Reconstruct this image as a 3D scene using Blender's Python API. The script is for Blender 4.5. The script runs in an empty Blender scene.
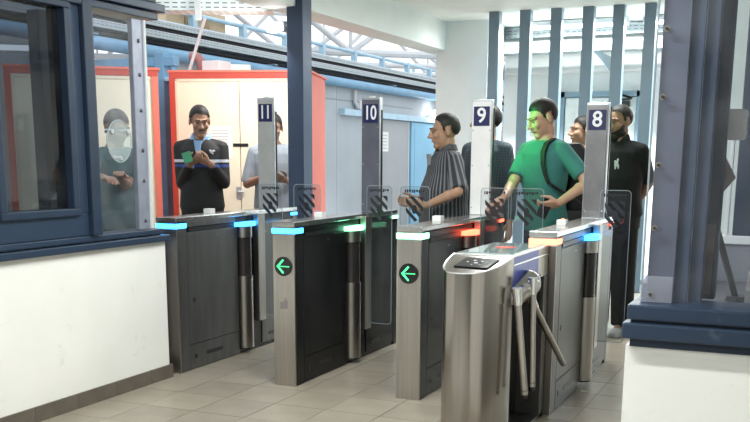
import bpy, bmesh, math, random
from mathutils import Vector, Matrix
random.seed(7)
PI = math.pi
scene = bpy.context.scene
col = scene.collection

# ------------------------------------------------------------------ camera
F_PX, CY_PX = 970.9, 355.5
YAW, PITCH, ROLL, CAM_H = -.418, -.202, .006, 1.383
cf = Vector((math.sin(YAW)*math.cos(PITCH), math.cos(YAW)*math.cos(PITCH), math.sin(PITCH)))
cr = Vector((math.cos(YAW), -math.sin(YAW), 0)); cu = cr.cross(cf)
c_, s_ = math.cos(ROLL), math.sin(ROLL)
cr, cu = c_*cr + s_*cu, -s_*cr + c_*cu
cam = bpy.data.objects.new('camera', bpy.data.cameras.new('camera')); col.objects.link(cam)
cam.data.sensor_width = 36; cam.data.lens = F_PX/750*36
cam.data.shift_y = (CY_PX-211)/750                      # the photograph is the upper part of a taller frame
cam.data.clip_start = .05; cam.data.clip_end = 300
cam.matrix_world = Matrix(((cr.x, cu.x, -cf.x, 0), (cr.y, cu.y, -cf.y, 0), (cr.z, cu.z, -cf.z, CAM_H), (0, 0, 0, 1)))
scene.camera = cam
def on(px, py, **k):
    """point where the pixel's ray meets the plane x=, y= or z="""
    d = cf + cr*((px-375)/F_PX) - cu*((py-CY_PX)/F_PX)
    (a, v), = k.items(); i = 'xyz'.index(a); o = Vector((0, 0, CAM_H))
    return o + d*((v-o[i])/d[i])

# ------------------------------------------------------------------ world, exposure
w = bpy.data.worlds.new('World'); scene.world = w; w.use_nodes = True
bg = w.node_tree.nodes['Background']; bg.inputs[0].default_value = (.90, .96, 1, 1); bg.inputs[1].default_value = 1.0
scene.view_settings.view_transform = 'Standard'; scene.view_settings.look = 'None'
scene.view_settings.exposure = 0.75; scene.view_settings.gamma = 1; scene.view_settings.use_curve_mapping = False

# ------------------------------------------------------------------ materials
MATS = {}
def mat(name, color, rough=.5, metal=0., var=.08, scale=8., bump=0., emit=None, strength=0., stretch=None, alpha=None, trans=0., ior=1.45, coat=0.):
    if name in MATS: return MATS[name]
    m = bpy.data.materials.new(name); m.use_nodes = True; nt = m.node_tree
    b = nt.nodes['Principled BSDF']
    b.inputs['Roughness'].default_value = rough; b.inputs['Metallic'].default_value = metal
    b.inputs['IOR'].default_value = ior
    if trans: b.inputs['Transmission Weight'].default_value = trans
    if coat: b.inputs['Coat Weight'].default_value = coat
    c = (*color, 1)
    if var or bump:
        tc = nt.nodes.new('ShaderNodeTexCoord'); mp = nt.nodes.new('ShaderNodeMapping'); n = nt.nodes.new('ShaderNodeTexNoise')
        n.inputs['Scale'].default_value = scale; n.inputs['Detail'].default_value = 5
        if stretch: mp.inputs['Scale'].default_value = stretch
        nt.links.new(tc.outputs['Object'], mp.inputs[0]); nt.links.new(mp.outputs[0], n.inputs[0])
        r = nt.nodes.new('ShaderNodeValToRGB')
        r.color_ramp.elements[0].position = .3; r.color_ramp.elements[1].position = .7
        r.color_ramp.elements[0].color = tuple(max(0, x*(1-var)) for x in color) + (1,)
        r.color_ramp.elements[1].color = tuple(min(1, x*(1+var)) for x in color) + (1,)
        nt.links.new(n.outputs[0], r.inputs[0]); nt.links.new(r.outputs[0], b.inputs['Base Color'])
        if bump:
            bp = nt.nodes.new('ShaderNodeBump'); bp.inputs['Strength'].default_value = bump; bp.inputs['Distance'].default_value = .01
            nt.links.new(n.outputs[0], bp.inputs['Height']); nt.links.new(bp.outputs[0], b.inputs['Normal'])
    else:
        b.inputs['Base Color'].default_value = c
    if emit:
        b.inputs['Emission Color'].default_value = (*emit, 1); b.inputs['Emission Strength'].default_value = strength
    MATS[name] = m
    return m
def glass(name, color, alpha, rough=.03, grime=0.):
    """thin clear sheet: mostly see-through, with a real mirror reflection"""
    if name in MATS: return MATS[name]
    m = bpy.data.materials.new(name); m.use_nodes = True; nt = m.node_tree; nt.nodes.clear()
    out = nt.nodes.new('ShaderNodeOutputMaterial'); t = nt.nodes.new('ShaderNodeBsdfTransparent'); t.inputs[0].default_value = (*color, 1)
    g = nt.nodes.new('ShaderNodeBsdfGlossy'); g.inputs['Roughness'].default_value = rough
    d = nt.nodes.new('ShaderNodeBsdfDiffuse'); d.inputs[0].default_value = (.8, .82, .85, 1)
    fr = nt.nodes.new('ShaderNodeFresnel'); fr.inputs[0].default_value = 1.45
    mx = nt.nodes.new('ShaderNodeMixShader'); mx2 = nt.nodes.new('ShaderNodeMixShader')
    ge = nt.nodes.new('ShaderNodeNewGeometry'); iv = nt.nodes.new('ShaderNodeMath'); iv.operation = 'SUBTRACT'; iv.inputs[0].default_value = 1
    fm = nt.nodes.new('ShaderNodeMath'); fm.operation = 'MULTIPLY'          # one mirror image per sheet: the entry face only
    nt.links.new(ge.outputs['Backfacing'], iv.inputs[1]); nt.links.new(fr.outputs[0], fm.inputs[0]); nt.links.new(iv.outputs[0], fm.inputs[1])
    nt.links.new(fm.outputs[0], mx.inputs[0]); nt.links.new(t.outputs[0], mx.inputs[1]); nt.links.new(g.outputs[0], mx.inputs[2])
    tc = nt.nodes.new('ShaderNodeTexCoord'); n = nt.nodes.new('ShaderNodeTexNoise'); n.inputs['Scale'].default_value = 5; n.inputs['Detail'].default_value = 8
    mr = nt.nodes.new('ShaderNodeMapRange'); mr.inputs[1].default_value = .35; mr.inputs[2].default_value = .8
    mr.inputs[3].default_value = alpha; mr.inputs[4].default_value = alpha+grime
    nt.links.new(tc.outputs['Object'], n.inputs[0]); nt.links.new(n.outputs[0], mr.inputs[0]); nt.links.new(mr.outputs[0], mx2.inputs[0])
    nt.links.new(mx.outputs[0], mx2.inputs[1]); nt.links.new(d.outputs[0], mx2.inputs[2]); nt.links.new(mx2.outputs[0], out.inputs[0])
    MATS[name] = m
    return m
def pattern(name, base, lines, axis='X', freq=60., width=.2, rough=.8, axis2=None):
    """woven stripes or checks on cloth"""
    if name in MATS: return MATS[name]
    m = bpy.data.materials.new(name); m.use_nodes = True; nt = m.node_tree; b = nt.nodes['Principled BSDF']; b.inputs['Roughness'].default_value = rough
    tc = nt.nodes.new('ShaderNodeTexCoord')
    def wave(ax):
        if ax == 'ANGLE':                                   # stripes that run up the body all round
            sp = nt.nodes.new('ShaderNodeSeparateXYZ'); at = nt.nodes.new('ShaderNodeMath'); at.operation = 'ARCTAN2'; mu = nt.nodes.new('ShaderNodeMath'); mu.operation = 'MULTIPLY'; mu.inputs[1].default_value = freq
            sn = nt.nodes.new('ShaderNodeMath'); sn.operation = 'SINE'; r = nt.nodes.new('ShaderNodeValToRGB'); r.color_ramp.elements[0].position = .1; r.color_ramp.elements[1].position = .75
            nt.links.new(tc.outputs['Object'], sp.inputs[0]); nt.links.new(sp.outputs[0], at.inputs[0]); nt.links.new(sp.outputs[1], at.inputs[1])
            nt.links.new(at.outputs[0], mu.inputs[0]); nt.links.new(mu.outputs[0], sn.inputs[0]); nt.links.new(sn.outputs[0], r.inputs[0]); return r.outputs[0]
        wv = nt.nodes.new('ShaderNodeTexWave'); wv.bands_direction = ax; wv.inputs['Scale'].default_value = freq; wv.inputs['Distortion'].default_value = .6
        wv.inputs['Detail Scale'].default_value = .3
        nt.links.new(tc.outputs['Object'], wv.inputs[0])
        r = nt.nodes.new('ShaderNodeValToRGB'); r.color_ramp.elements[0].position = 1-width-.1; r.color_ramp.elements[1].position = 1-width+.1
        nt.links.new(wv.outputs[1], r.inputs[0]); return r.outputs[0]
    f = wave(axis)
    if axis2:
        mm = nt.nodes.new('ShaderNodeMath'); mm.operation = 'MAXIMUM'; nt.links.new(f, mm.inputs[0]); nt.links.new(wave(axis2), mm.inputs[1]); f = mm.outputs[0]
    mix = nt.nodes.new('ShaderNodeMix'); mix.data_type = 'RGBA'; mix.inputs['A'].default_value = (*base, 1); mix.inputs['B'].default_value = (*lines, 1)
    nt.links.new(f, mix.inputs['Factor']); nt.links.new(mix.outputs['Result'], b.inputs['Base Color'])
    MATS[name] = m
    return m
def bands(name, base, stops, rough=.7):
    """cloth with horizontal colour bands at heights (object z)"""
    m = bpy.data.materials.new(name); m.use_nodes = True; nt = m.node_tree; b = nt.nodes['Principled BSDF']; b.inputs['Roughness'].default_value = rough
    tc = nt.nodes.new('ShaderNodeTexCoord'); sp = nt.nodes.new('ShaderNodeSeparateXYZ'); mr = nt.nodes.new('ShaderNodeMapRange')
    mr.inputs[1].default_value = 0; mr.inputs[2].default_value = 2
    nt.links.new(tc.outputs['Object'], sp.inputs[0]); nt.links.new(sp.outputs[2], mr.inputs[0])
    r = nt.nodes.new('ShaderNodeValToRGB'); r.color_ramp.interpolation = 'CONSTANT'; nt.links.new(mr.outputs[0], r.inputs[0])
    r.color_ramp.elements[0].color = (*base, 1); r.color_ramp.elements.remove(r.color_ramp.elements[1])
    for z, cc in stops:
        e = r.color_ramp.elements.new(z/2); e.color = (*cc, 1)
    nt.links.new(r.outputs[0], b.inputs['Base Color'])
    return m
def perforated(name, color):
    if name in MATS: return MATS[name]
    m = mat(name, color, .45, .6, .1, 6); nt = m.node_tree; b = nt.nodes['Principled BSDF']
    src = b.inputs['Base Color'].links[0].from_socket
    tc = nt.nodes.new('ShaderNodeTexCoord'); br = nt.nodes.new('ShaderNodeTexBrick'); br.offset = 0
    br.inputs['Color1'].default_value = (0, 0, 0, 1); br.inputs['Color2'].default_value = (0, 0, 0, 1); br.inputs['Mortar'].default_value = (1, 1, 1, 1)
    br.inputs['Scale'].default_value = 1; br.inputs['Brick Width'].default_value = .07; br.inputs['Row Height'].default_value = .035; br.inputs['Mortar Size'].default_value = .014
    nt.links.new(tc.outputs['UV'], br.inputs[0])
    mix = nt.nodes.new('ShaderNodeMix'); mix.data_type = 'RGBA'; mix.inputs['A'].default_value = (.13, .15, .16, 1)
    nt.links.new(br.outputs['Color'], mix.inputs['Factor']); nt.links.new(src, mix.inputs['B']); nt.links.new(mix.outputs['Result'], b.inputs['Base Color'])
    return m

STEEL = mat('brushed_steel', (.43, .40, .37), .33, 1, .10, 40, .04, stretch=(1, 1, .04))
STEEL_TOP = mat('polished_steel', (.66, .66, .65), .22, 1, .06, 25, .02)
NOSE = mat('nose_steel', (.33, .305, .28), .20, 1, .08, 60, .03, stretch=(1, 1, .02))
STEEL_SIDE = mat('shaded_steel_side', (.010, .010, .010), .26, 0, .2, 14, .03, stretch=(1, 1, .2))  # near-black mirrored surroundings put into the colour of the gate sides
STEEL_DULL = mat('dull_steel_side', (.15, .147, .143), .38, .8, .15, 14, .03, stretch=(1, 1, .2))  # on the leftmost gate: same sides with less reflected dark put in
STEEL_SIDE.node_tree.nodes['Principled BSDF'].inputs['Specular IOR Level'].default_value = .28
STEEL_MID = mat('half_shaded_steel_side', (.07, .068, .066), .34, .7, .15, 14, .03, stretch=(1, 1, .2))  # same gate sides again, reflected dark put in at medium strength
BLACK = mat('black_plastic', (.012, .012, .013), .35, 0, .1)
BLACKGLOSS = mat('black_gloss', (.01, .01, .012), .08, 0, 0)
WINDOW_DARK = mat('smoked_window', (.035, .03, .03), .15, .2, .1)
RUBBER = mat('rubber', (.02, .02, .02), .8)
WHITE = mat('white_plaster', (.83, .82, .79), .75, 0, .05, 2.2, .05)
def scuffed(name, base, dirt):
    m = mat(name, base, .7, 0, .04, 2.0, .04); nt = m.node_tree; b = nt.nodes['Principled BSDF']; src = b.inputs['Base Color'].links[0].from_socket
    tc = nt.nodes.new('ShaderNodeTexCoord'); n = nt.nodes.new('ShaderNodeTexNoise'); n.inputs['Scale'].default_value = 7; n.inputs['Detail'].default_value = 9; n.inputs['Roughness'].default_value = .7
    r = nt.nodes.new('ShaderNodeValToRGB'); r.color_ramp.elements[0].position = .60; r.color_ramp.elements[1].position = .74
    nt.links.new(tc.outputs['Object'], n.inputs[0]); nt.links.new(n.outputs[0], r.inputs[0])
    mix = nt.nodes.new('ShaderNodeMix'); mix.data_type = 'RGBA'; mix.inputs['B'].default_value = (*dirt, 1)
    nt.links.new(r.outputs[0], mix.inputs['Factor']); nt.links.new(src, mix.inputs['A']); nt.links.new(mix.outputs['Result'], b.inputs['Base Color'])
    return m
BOOTHWALL = scuffed('scuffed_white_wall', (.84, .82, .78), (.70, .68, .64))
CEIL = mat('ceiling_paint', (.80, .84, .81), .8, 0, .03, 3)
BEAMW = mat('beam_paint', (.80, .86, .84), .6, 0, .03, 3)
BASEB = mat('skirting_tile', (.125, .105, .085), .4, 0, .18, 9, .04)
TILE = [mat('floor_tile_%d' % i, c, .33, 0, .10, 5, .03) for i, c in enumerate([(.285, .245, .195), (.265, .228, .182), (.305, .262, .210)])]
GROUT = mat('grout', (.22, .20, .17), .8)
NAVY = mat('navy_paint', (.018, .030, .055), .35, 0, .15, 6, .03)
NAVY_WORN = scuffed('worn_navy_paint', (.024, .040, .072), (.12, .14, .18)); NAVY_WORN.node_tree.nodes['Principled BSDF'].inputs['Roughness'].default_value = .35
COLBLUE = mat('column_blue', (.035, .06, .115), .4, 0, .12, 5, .03)
BARBLUE = mat('fence_blue_grey', (.20, .30, .38), .4, 0, .08, 4)
SKYBLUE = mat('sky_blue_paint', (.16, .33, .50), .45, 0, .12, 4)
PALEBLUE = mat('pale_blue_paint', (.42, .60, .72), .5, 0, .1, 4)
RED = mat('red_paint', (.50, .075, .055), .45, 0, .08, 3)
SALMON = mat('salmon_red_paint', (.74, .17, .12), .5, 0, .06, 2)
CREAM = mat('cream_panel', (.80, .74, .58), .55, 0, .05, 2)
GREYW = mat('grey_panel', (.40, .44, .48), .6, 0, .06, 2)
LTGREY = mat('light_grey_paint', (.60, .62, .63), .5, 0, .06, 4)
ALU = mat('aluminium', (.60, .62, .66), .38, .85, .08, 20, .02)
ALUBLUE = mat('blue_grey_metal', (.105, .135, .20), .42, .3, .12, 7, .03)
PAPER = mat('paper', (.82, .82, .80), .8, 0, .03)
TRAY = perforated('perforated_tray', (.36, .41, .43))
TRAYW = perforated('perforated_tray_white', (.75, .80, .78))
CABLE = mat('black_cable', (.02, .022, .025), .6)
CLEAR = glass('clear_acrylic', (.93, .94, .97), .01, .04, .05)
FLAPG = glass('flap_glass', (.90, .92, .93), .004, .03, .01)
EDGEG = mat('glass_edge', (.30, .34, .36), .2, 0, .05, 5)
BOOTHG = glass('booth_window_glass', (.42, .45, .49), .0, .03, .02)
DECAL = mat('decal_black', (.015, .015, .018), .6, 0, .1)
SIGNBLUE = mat('sign_navy', (.015, .018, .09), .4, 0, .05)
SIGNWHITE = mat('sign_white', (.85, .85, .86), .5, 0, .02)
LED = {'blue': mat('led_blue', (.05, .3, .9), .4, 0, 0, emit=(.04, .38, 1.0), strength=3.4),
       'green': mat('led_green', (.2, .9, .5), .4, 0, 0, emit=(.28, 1.0, .55), strength=3.6),
       'red': mat('led_red', (.9, .1, .05), .4, 0, 0, emit=(1.0, .10, .05), strength=4.0),
       'orange': mat('led_orange', (.9, .3, .2), .4, 0, 0, emit=(1.0, .20, .11), strength=1.9)}
LEDARROW = mat('led_arrow', (.1, .8, .3), .5, 0, 0, emit=(.06, .85, .25), strength=1.0)
TUBE = mat('lamp_tube', (.9, .9, .9), .5, 0, 0, emit=(.95, 1.0, .98), strength=9)

# ------------------------------------------------------------------ mesh helpers
class MB:
    def __init__(s): s.bm = bmesh.new()
    def box(s, x0, x1, y0, y1, z0, z1, bev=0., rot=None):
        r = bmesh.ops.create_cube(s.bm, size=1)
        M = Matrix.Translation(((x0+x1)/2, (y0+y1)/2, (z0+z1)/2)) @ Matrix.Diagonal((abs(x1-x0), abs(y1-y0), abs(z1-z0), 1))
        if rot is not None: M = rot @ M
        bmesh.ops.transform(s.bm, matrix=M, verts=r['verts'])
        if bev:
            es = list({e for v in r['verts'] for e in v.link_edges})
            bmesh.ops.bevel(s.bm, geom=es, offset=bev, segments=2, affect='EDGES', profile=.6)
        return s
    def cyl(s, p0, p1, r0, r1=None, n=16, cap=True):
        p0, p1 = Vector(p0), Vector(p1); r1 = r0 if r1 is None else r1; d = p1-p0
        M = Matrix.Translation((p0+p1)/2) @ d.to_track_quat('Z', 'Y').to_matrix().to_4x4()
        bmesh.ops.create_cone(s.bm, cap_ends=cap, segments=n, radius1=r0, radius2=r1, depth=d.length, matrix=M); return s
    def sph(s, c, r, n=12, rot=None):
        rr = r if hasattr(r, '__len__') else (r, r, r)
        M = Matrix.Translation(c) @ (rot.to_4x4() if rot else Matrix()) @ Matrix.Diagonal((*rr, 1)); m = n*2
        top, bot = s.bm.verts.new(M @ Vector((0, 0, 1))), s.bm.verts.new(M @ Vector((0, 0, -1)))
        R_ = [[s.bm.verts.new(M @ Vector((math.sin(PI*j/n)*math.cos(2*PI*i/m), math.sin(PI*j/n)*math.sin(2*PI*i/m), math.cos(PI*j/n)))) for i in range(m)] for j in range(1, n)]
        for i in range(m):
            k = (i+1) % m; s.bm.faces.new((top, R_[0][i], R_[0][k])); s.bm.faces.new((bot, R_[-1][k], R_[-1][i]))
            for p, q in zip(R_, R_[1:]): s.bm.faces.new((p[i], q[i], q[k], p[k]))
        return s
    def cap(s, p0, r0, p1, r1, n=12):
        s.cyl(p0, p1, r0, r1, n); s.sph(p0, r0, max(6, n//2)); s.sph(p1, r1, max(6, n//2)); return s
    def tube(s, pts, r, n=8):
        for a, b in zip(pts, pts[1:]): s.cyl(a, b, r, r, n)
        for p in pts[1:-1]: s.sph(p, r, 4)
        return s
    def prism(s, poly, axis, a, b):
        """polygon in the plane across axis, from a to b along it"""
        def P(u, v, t): return {'x': (t, u, v), 'y': (u, t, v), 'z': (u, v, t)}[axis]
        A = [s.bm.verts.new(P(u, v, a)) for u, v in poly]; B = [s.bm.verts.new(P(u, v, b)) for u, v in poly]
        s.bm.faces.new(A); s.bm.faces.new(B[::-1]); n = len(poly)
        for i in range(n): s.bm.faces.new((A[i], B[i], B[(i+1) % n], A[(i+1) % n]))
        return s
    def loft(s, rings):
        R = [[s.bm.verts.new(p) for p in r] for r in rings]; n = len(R[0])
        for a, b in zip(R, R[1:]):
            for i in range(n): s.bm.faces.new((a[i], a[(i+1) % n], b[(i+1) % n], b[i]))
        s.bm.faces.new(R[0][::-1]); s.bm.faces.new(R[-1]); return s
    def mesh(s, name, smooth=False, uv=False):
        bmesh.ops.recalc_face_normals(s.bm, faces=s.bm.faces)
        if uv:
            l = s.bm.loops.layers.uv.new('UVMap')
            for f in s.bm.faces:
                nx, ny, nz = (abs(t) for t in f.normal)
                for lp in f.loops:
                    c = lp.vert.co
                    lp[l].uv = (c.x, c.y) if nz > nx and nz > ny else ((c.y, c.z) if nx > ny else (c.x, c.z))
        me = bpy.data.meshes.new(name); s.bm.to_mesh(me); s.bm.free()
        if smooth:
            for p in me.polygons: p.use_smooth = True
            try: me.set_sharp_from_angle(angle=math.radians(35))
            except Exception: pass
        return me
def link(name, me, material, parent=None, loc=None, label=None, cat=None, group=None, kind=None):
    o = bpy.data.objects.new(name, me); col.objects.link(o)
    if material is not None and me is not None and not me.materials: me.materials.append(material)
    if parent is not None: o.parent = parent
    if loc is not None: o.location = loc
    tag(o, label, cat, group, kind)
    return o
def tag(o, label=None, cat=None, group=None, kind=None):
    for k, v in (('label', label), ('category', cat), ('group', group), ('kind', kind)):
        if v: o[k] = v
    return o
def obj(name, mb, material, parent=None, smooth=False, uv=False, **k):
    """mesh in the parent's own coordinates"""
    return link(name, mb.mesh(name, smooth, uv), material, parent, **k)
def wobj(name, mb, material, parent=None, smooth=False, uv=False, **k):
    """mesh given in world coordinates; its origin is moved to its own base"""
    base = Vector((0, 0, 0)); vs = [v.co for v in mb.bm.verts]
    base = Vector(((min(v.x for v in vs)+max(v.x for v in vs))/2, (min(v.y for v in vs)+max(v.y for v in vs))/2, min(v.z for v in vs)))
    UVM = mb.mesh(name, smooth, uv); UVM.transform(Matrix.Translation(-base))
    o = link(name, UVM, material, parent, **k)
    off = base
    p = parent
    while p is not None: off = off - p.location; p = p.parent
    o.location = off
    return o
def root(name, loc, label, cat, group=None, rotz=0.):
    o = bpy.data.objects.new(name, None); col.objects.link(o); o.location = loc; o.rotation_euler = (0, 0, rotz); o.empty_display_size = .1
    return tag(o, label, cat, group)
def text_mesh(body, size, depth=.001):
    c = bpy.data.curves.new('text', 'FONT'); c.body = body; c.size = size; c.extrude = depth; c.align_x = 'CENTER'; c.align_y = 'CENTER'; c.offset = size*.016
    o = bpy.data.objects.new('text', c); col.objects.link(o)
    dg = bpy.context.evaluated_depsgraph_get(); me = bpy.data.meshes.new_from_object(o.evaluated_get(dg))
    bpy.data.objects.remove(o); return me
def clip(poly, a, b, c):
    """keep the part of the polygon where a*u + b*v <= c"""
    out = []
    for i, p in enumerate(poly):
        q = poly[(i+1) % len(poly)]; fp = a*p[0]+b*p[1]-c; fq = a*q[0]+b*q[1]-c
        if fp <= 0: out.append(p)
        if fp*fq < 0:
            t = fp/(fp-fq); out.append((p[0]+t*(q[0]-p[0]), p[1]+t*(q[1]-p[1])))
    return out
def rrect(x0, x1, z0, z1, r, n=4):
    pts = []
    for cx, cz, a in ((x1-r, z1-r, 0), (x0+r, z1-r, 90), (x0+r, z0+r, 180), (x1-r, z0+r, 270)):
        for i in range(n+1):
            t = math.radians(a+90*i/n); pts.append((cx+r*math.cos(t), cz+r*math.sin(t)))
    return pts

# ================================================================== STRUCTURE
# floor: a slab, tiles in view as pieces
fl = wobj('floor', MB().box(-40, 4, -8, 40, -.12, -.006), mat('floor_far', (.40, .38, .34), .45, 0, .12, 1.5), kind='structure')
tw, th = .325, .335
tile_me = [MB().box(-tw/2+.002, tw/2-.002, -th/2+.002, th/2-.002, 0, .006+.0004*i).mesh('tile') for i in range(3)]
for i in range(3): tile_me[i].materials.append(TILE[i])
grout = wobj('grout_bed', MB().box(-6.2, 1.2, 2.9, 9.5, -.006, -.0025), GROUT, fl)
ntile = 0
for i in range(-10, 11):
    for j in range(-5, 14):
        x = -2.70+(i+.5)*tw; y = 4.675+(j+.5)*th
        d = x*math.sin(YAW)+y*math.cos(YAW); l = (x*math.cos(YAW)-y*math.sin(YAW))/d*F_PX
        if not (-370 < l < 350) or ntile >= 300 or x < -3.75 and y < 5.2: continue
        o = link('tile', tile_me[random.choice((0, 0, 1, 2))], None, fl); o.location = Vector((x, y, -.006))-fl.location
        ntile += 1

CEIL_Z = 2.9
wobj('ceiling', MB().box(-4.0, 3.6, -4, 13.1, CEIL_Z, CEIL_Z+.2), CEIL, kind='structure')
wobj('trim_1', MB().box(-4.3, -4.0, -4, 13.1, 2.585, 3.1), BEAMW, kind='structure')          # white downstand beam
wobj('trim_2', MB().box(on(435.5, 100, y=10.95).x, on(435.5, 100, y=10.95).x+.62, 10.95, 11.55, -.005, 2.9), BEAMW, kind='structure')             # white pillar
wobj('wall_far', MB().box(-3.9, 3.6, 13.0, 13.15, 0, 3.0), mat('far_wall_paint', (.80, .82, .82), .7, 0, .04, 2), kind='structure')
wobj('wall_right', MB().box(3.5, 3.65, -4, 13.1, 0, 3.0), WHITE, kind='structure')
wobj('wall_back', MB().box(-9, 3.6, -4.1, -4, 0, 3.0), mat('back_wall_paint', (.35, .36, .37), .7, 0, .05, 2), kind='structure')

# glazed door in the far wall
d1 = root('door_1', (-2.6, 12.96, 0), None, None); d1['kind'] = 'structure'
obj('door_frame', MB().box(-.53, -.46, -.06, .04, 0, 2.22).box(.46, .53, -.06, .04, 0, 2.22).box(-.53, .53, -.06, .04, 2.15, 2.22), BARBLUE, d1)
dl = obj('door_leaf', MB().box(-.45, .45, -.02, .03, .02, 2.14), mat('door_leaf_paint', (.74, .78, .78), .5), d1)
obj('glazing_strip', MB().box(-.30, .30, -.03, -.02, .9, 1.95), mat('frosted_pane', (.85, .88, .88), .3), dl)
dc = obj('door_closer', MB().box(.10, .38, -.09, -.02, 2.02, 2.09), BLACK, d1)
obj('closer_arm', MB().cyl((.2, -.08, 2.10), (.42, -.14, 2.12), .012).cyl((.42, -.14, 2.12), (.25, -.05, 2.18), .012), BLACK, dc)

# ================================================================== LEFT BOOTH
BX = -3.637
wl = wobj('wall_left', MB().box(BX-.14, BX, 1.8, 4.975, 0, .865), BOOTHWALL, kind='structure')
bl = root('baseboard_left', (BX, 3.4, 0), None, None); bl['kind'] = 'structure'
y = 1.8
while y < 4.98:
    y1 = min(y+.33, 5.0); wobj('skirting_tile', MB().box(BX-.16 if y1 >= 4.99 else BX, BX+.012, y, y1-.002, 0, .085, .002), BASEB, bl); y += .33
bs = root('booth_sill', (BX-.05, 3.4, .865), 'worn navy steel sill on top of the long white booth wall', 'sill')
wobj('lower_ledge', MB().box(BX-.16, BX+.03, 1.8, 4.99, .866, .905, .006), NAVY_WORN, bs)
wobj('upper_ledge', MB().box(BX-.14, BX+.012, 1.8, 4.95, .912, .945, .006), NAVY_WORN, bs)
wobj('recess_strip', MB().box(BX-.13, BX-.005, 1.8, 4.94, .904, .913), BLACK, bs)
# framed window of the booth
w1 = root('window_1', (BX, 3.9, .946), None, None); w1['kind'] = 'structure'
X0, X1 = BX-.09, BX+.005
wobj('window_post', MB().box(X0, X1+.03, 4.285, 4.36, .946, 2.2, .006), NAVY, w1)
wobj('window_post', MB().box(X0, X1, 4.365, 4.40, .946, 2.2, .004), NAVY, w1)
wobj('outer_frame', MB().box(X0, X1, 1.85, 4.285, .946, 1.07, .006).box(X0, X1, 4.20, 4.285, 1.07, 2.16, .005).box(X0, X1, 1.85, 4.285, 2.16, 2.25, .005).box(X0, X1, 3.56, 3.63, 1.07, 2.16, .005), NAVY_WORN, w1)
sash = wobj('sash', MB().box(X0-.01, X1+.018, 3.63, 4.20, 1.06, 1.10, .005).box(X0-.01, X1+.018, 4.155, 4.20, 1.10, 2.13, .005).box(X0-.01, X1+.018, 3.63, 3.675, 1.10, 2.13, .005).box(X0-.01, X1+.018, 3.63, 4.20, 2.13, 2.17, .005), NAVY, w1)
wobj('pane', MB().box(BX-.03, BX-.022, 3.67, 4.16, 1.095, 2.135), BOOTHG, w1)
wobj('pane', MB().box(BX-.03, BX-.022, 1.9, 3.56, 1.04, 2.16), BOOTHG, w1)
# riveted clear screen at the booth's end
ac = root('acrylic_screen', (BX, 4.6, .946), 'clear riveted plastic screen beside the booth window, with an oval speaking plate', 'screen')
wobj('sheet', MB().box(BX-.012, BX-.004, 4.40, 4.86, .955, 2.14), CLEAR, ac)
st = wobj('edge_strip', MB().box(BX-.03, BX+.002, 4.735, 4.845, .95, 2.15, .004), mat('strip_grey', (.33, .345, .42), .42, .5, .1, 12, .02), ac)
wobj('strip_lip', MB().box(BX-.002, BX+.012, 4.835, 4.852, .95, 2.15, .003), LTGREY, ac)
for z in (2.03, 1.84, 1.64, 1.41, 1.235, 1.00):
    wobj('rivet', MB().sph((BX+.004, 4.79, z), (.006, .012, .012), 6), mat('rivet_dark', (.10, .10, .11), .4, .8), ac, smooth=True)
pl = wobj('speaking_plate', MB().prism([(4.54+.105*math.cos(t*PI/16), 1.46+.115*math.sin(t*PI/16)) for t in range(32)], 'x', BX+.03, BX+.036), glass('plate_acrylic', (.86, .93, .90), .16, .05, .12), ac)
ringm = MB(); rp = [Vector((BX+.033, 4.54+.106*math.cos(t*PI/16), 1.46+.116*math.sin(t*PI/16))) for t in range(33)]
ringm.tube(rp, .004, 6); wobj('plate_rim', ringm, EDGEG, pl)
for a in (35, 145, 270):
    t = math.radians(a); cc = (4.54+.085*math.cos(t), 1.46+.095*math.sin(t))
    wobj('standoff', MB().cyl((BX-.004, *cc), (BX+.045, *cc), .012, n=12), ALU, pl)
# layered head of the booth
hd = root('booth_canopy', (BX, 3.4, 2.16), 'layered dark navy steel head beam over the left booth window', 'beam')
wobj('fascia', MB().box(BX-.14, BX+.03, 1.8, 4.95, 2.16, 2.20, .005), NAVY, hd)
wobj('fascia', MB().box(BX-.14, BX+.055, 1.8, 4.99, 2.205, 2.25, .005), NAVY_WORN, hd)
wobj('fascia', MB().box(BX-.14, BX+.035, 1.8, 4.93, 2.255, 2.33, .005), mat('dark_grey_steel', (.06, .065, .075), .4, .3), hd)
# booth roof, back partition, desk and things inside
wobj('trim_3', MB().box(-5.0, BX-.1, 1.0, 4.3, 2.33, 2.40), LTGREY, kind='structure')
wobj('wall_booth_back', MB().box(-5.06, -5.0, 1.0, 4.55, 0, 2.33), mat('booth_inner_wall', (.46, .44, .40), .7, 0, .1, 2), kind='structure')
wobj('trim_4', MB().box(-4.90, -4.80, on(43, 100, x=-4.8).y, on(74, 100, x=-4.8).y, 0, 2.33, .01), NAVY, kind='structure')
dk = root('booth_desk', (-4.0, 3.6, .0), 'dark desk inside the left booth behind the window', 'desk')
wobj('desk_top', MB().box(-4.35, BX-.15, 2.2, 4.9, .86, .90, .004), mat('desk_laminate', (.10, .09, .085), .5), dk)
wobj('desk_panel', MB().box(-4.33, -4.29, 2.3, 4.85, 0, .86), mat('desk_laminate', (.10, .09, .085)), dk)
cb = root('control_box', (-4.2, 4.05, .90), 'grey metal control box on the desk behind the left booth window', 'box')
wobj('housing', MB().box(-4.28, -4.10, 3.98, 4.16, .90, 1.36, .008), mat('control_box_grey', (.22, .23, .24), .5, .2), cb)
for z in (1.32, .96): wobj('screw', MB().cyl((-4.101, 4.0, z), (-4.094, 4.0, z), .006, n=8).cyl((-4.101, 4.14, z), (-4.094, 4.14, z), .006, n=8), ALU, cb)
hl = root('desk_lamp', (-3.98, 3.83, .90), 'desk lamp with a red round head behind the left booth glass', 'lamp')
wobj('base', MB().cyl((-3.98, 3.83, .90), (-3.98, 3.83, .92), .07, .06, 20), BLACK, hl, smooth=True)
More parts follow.
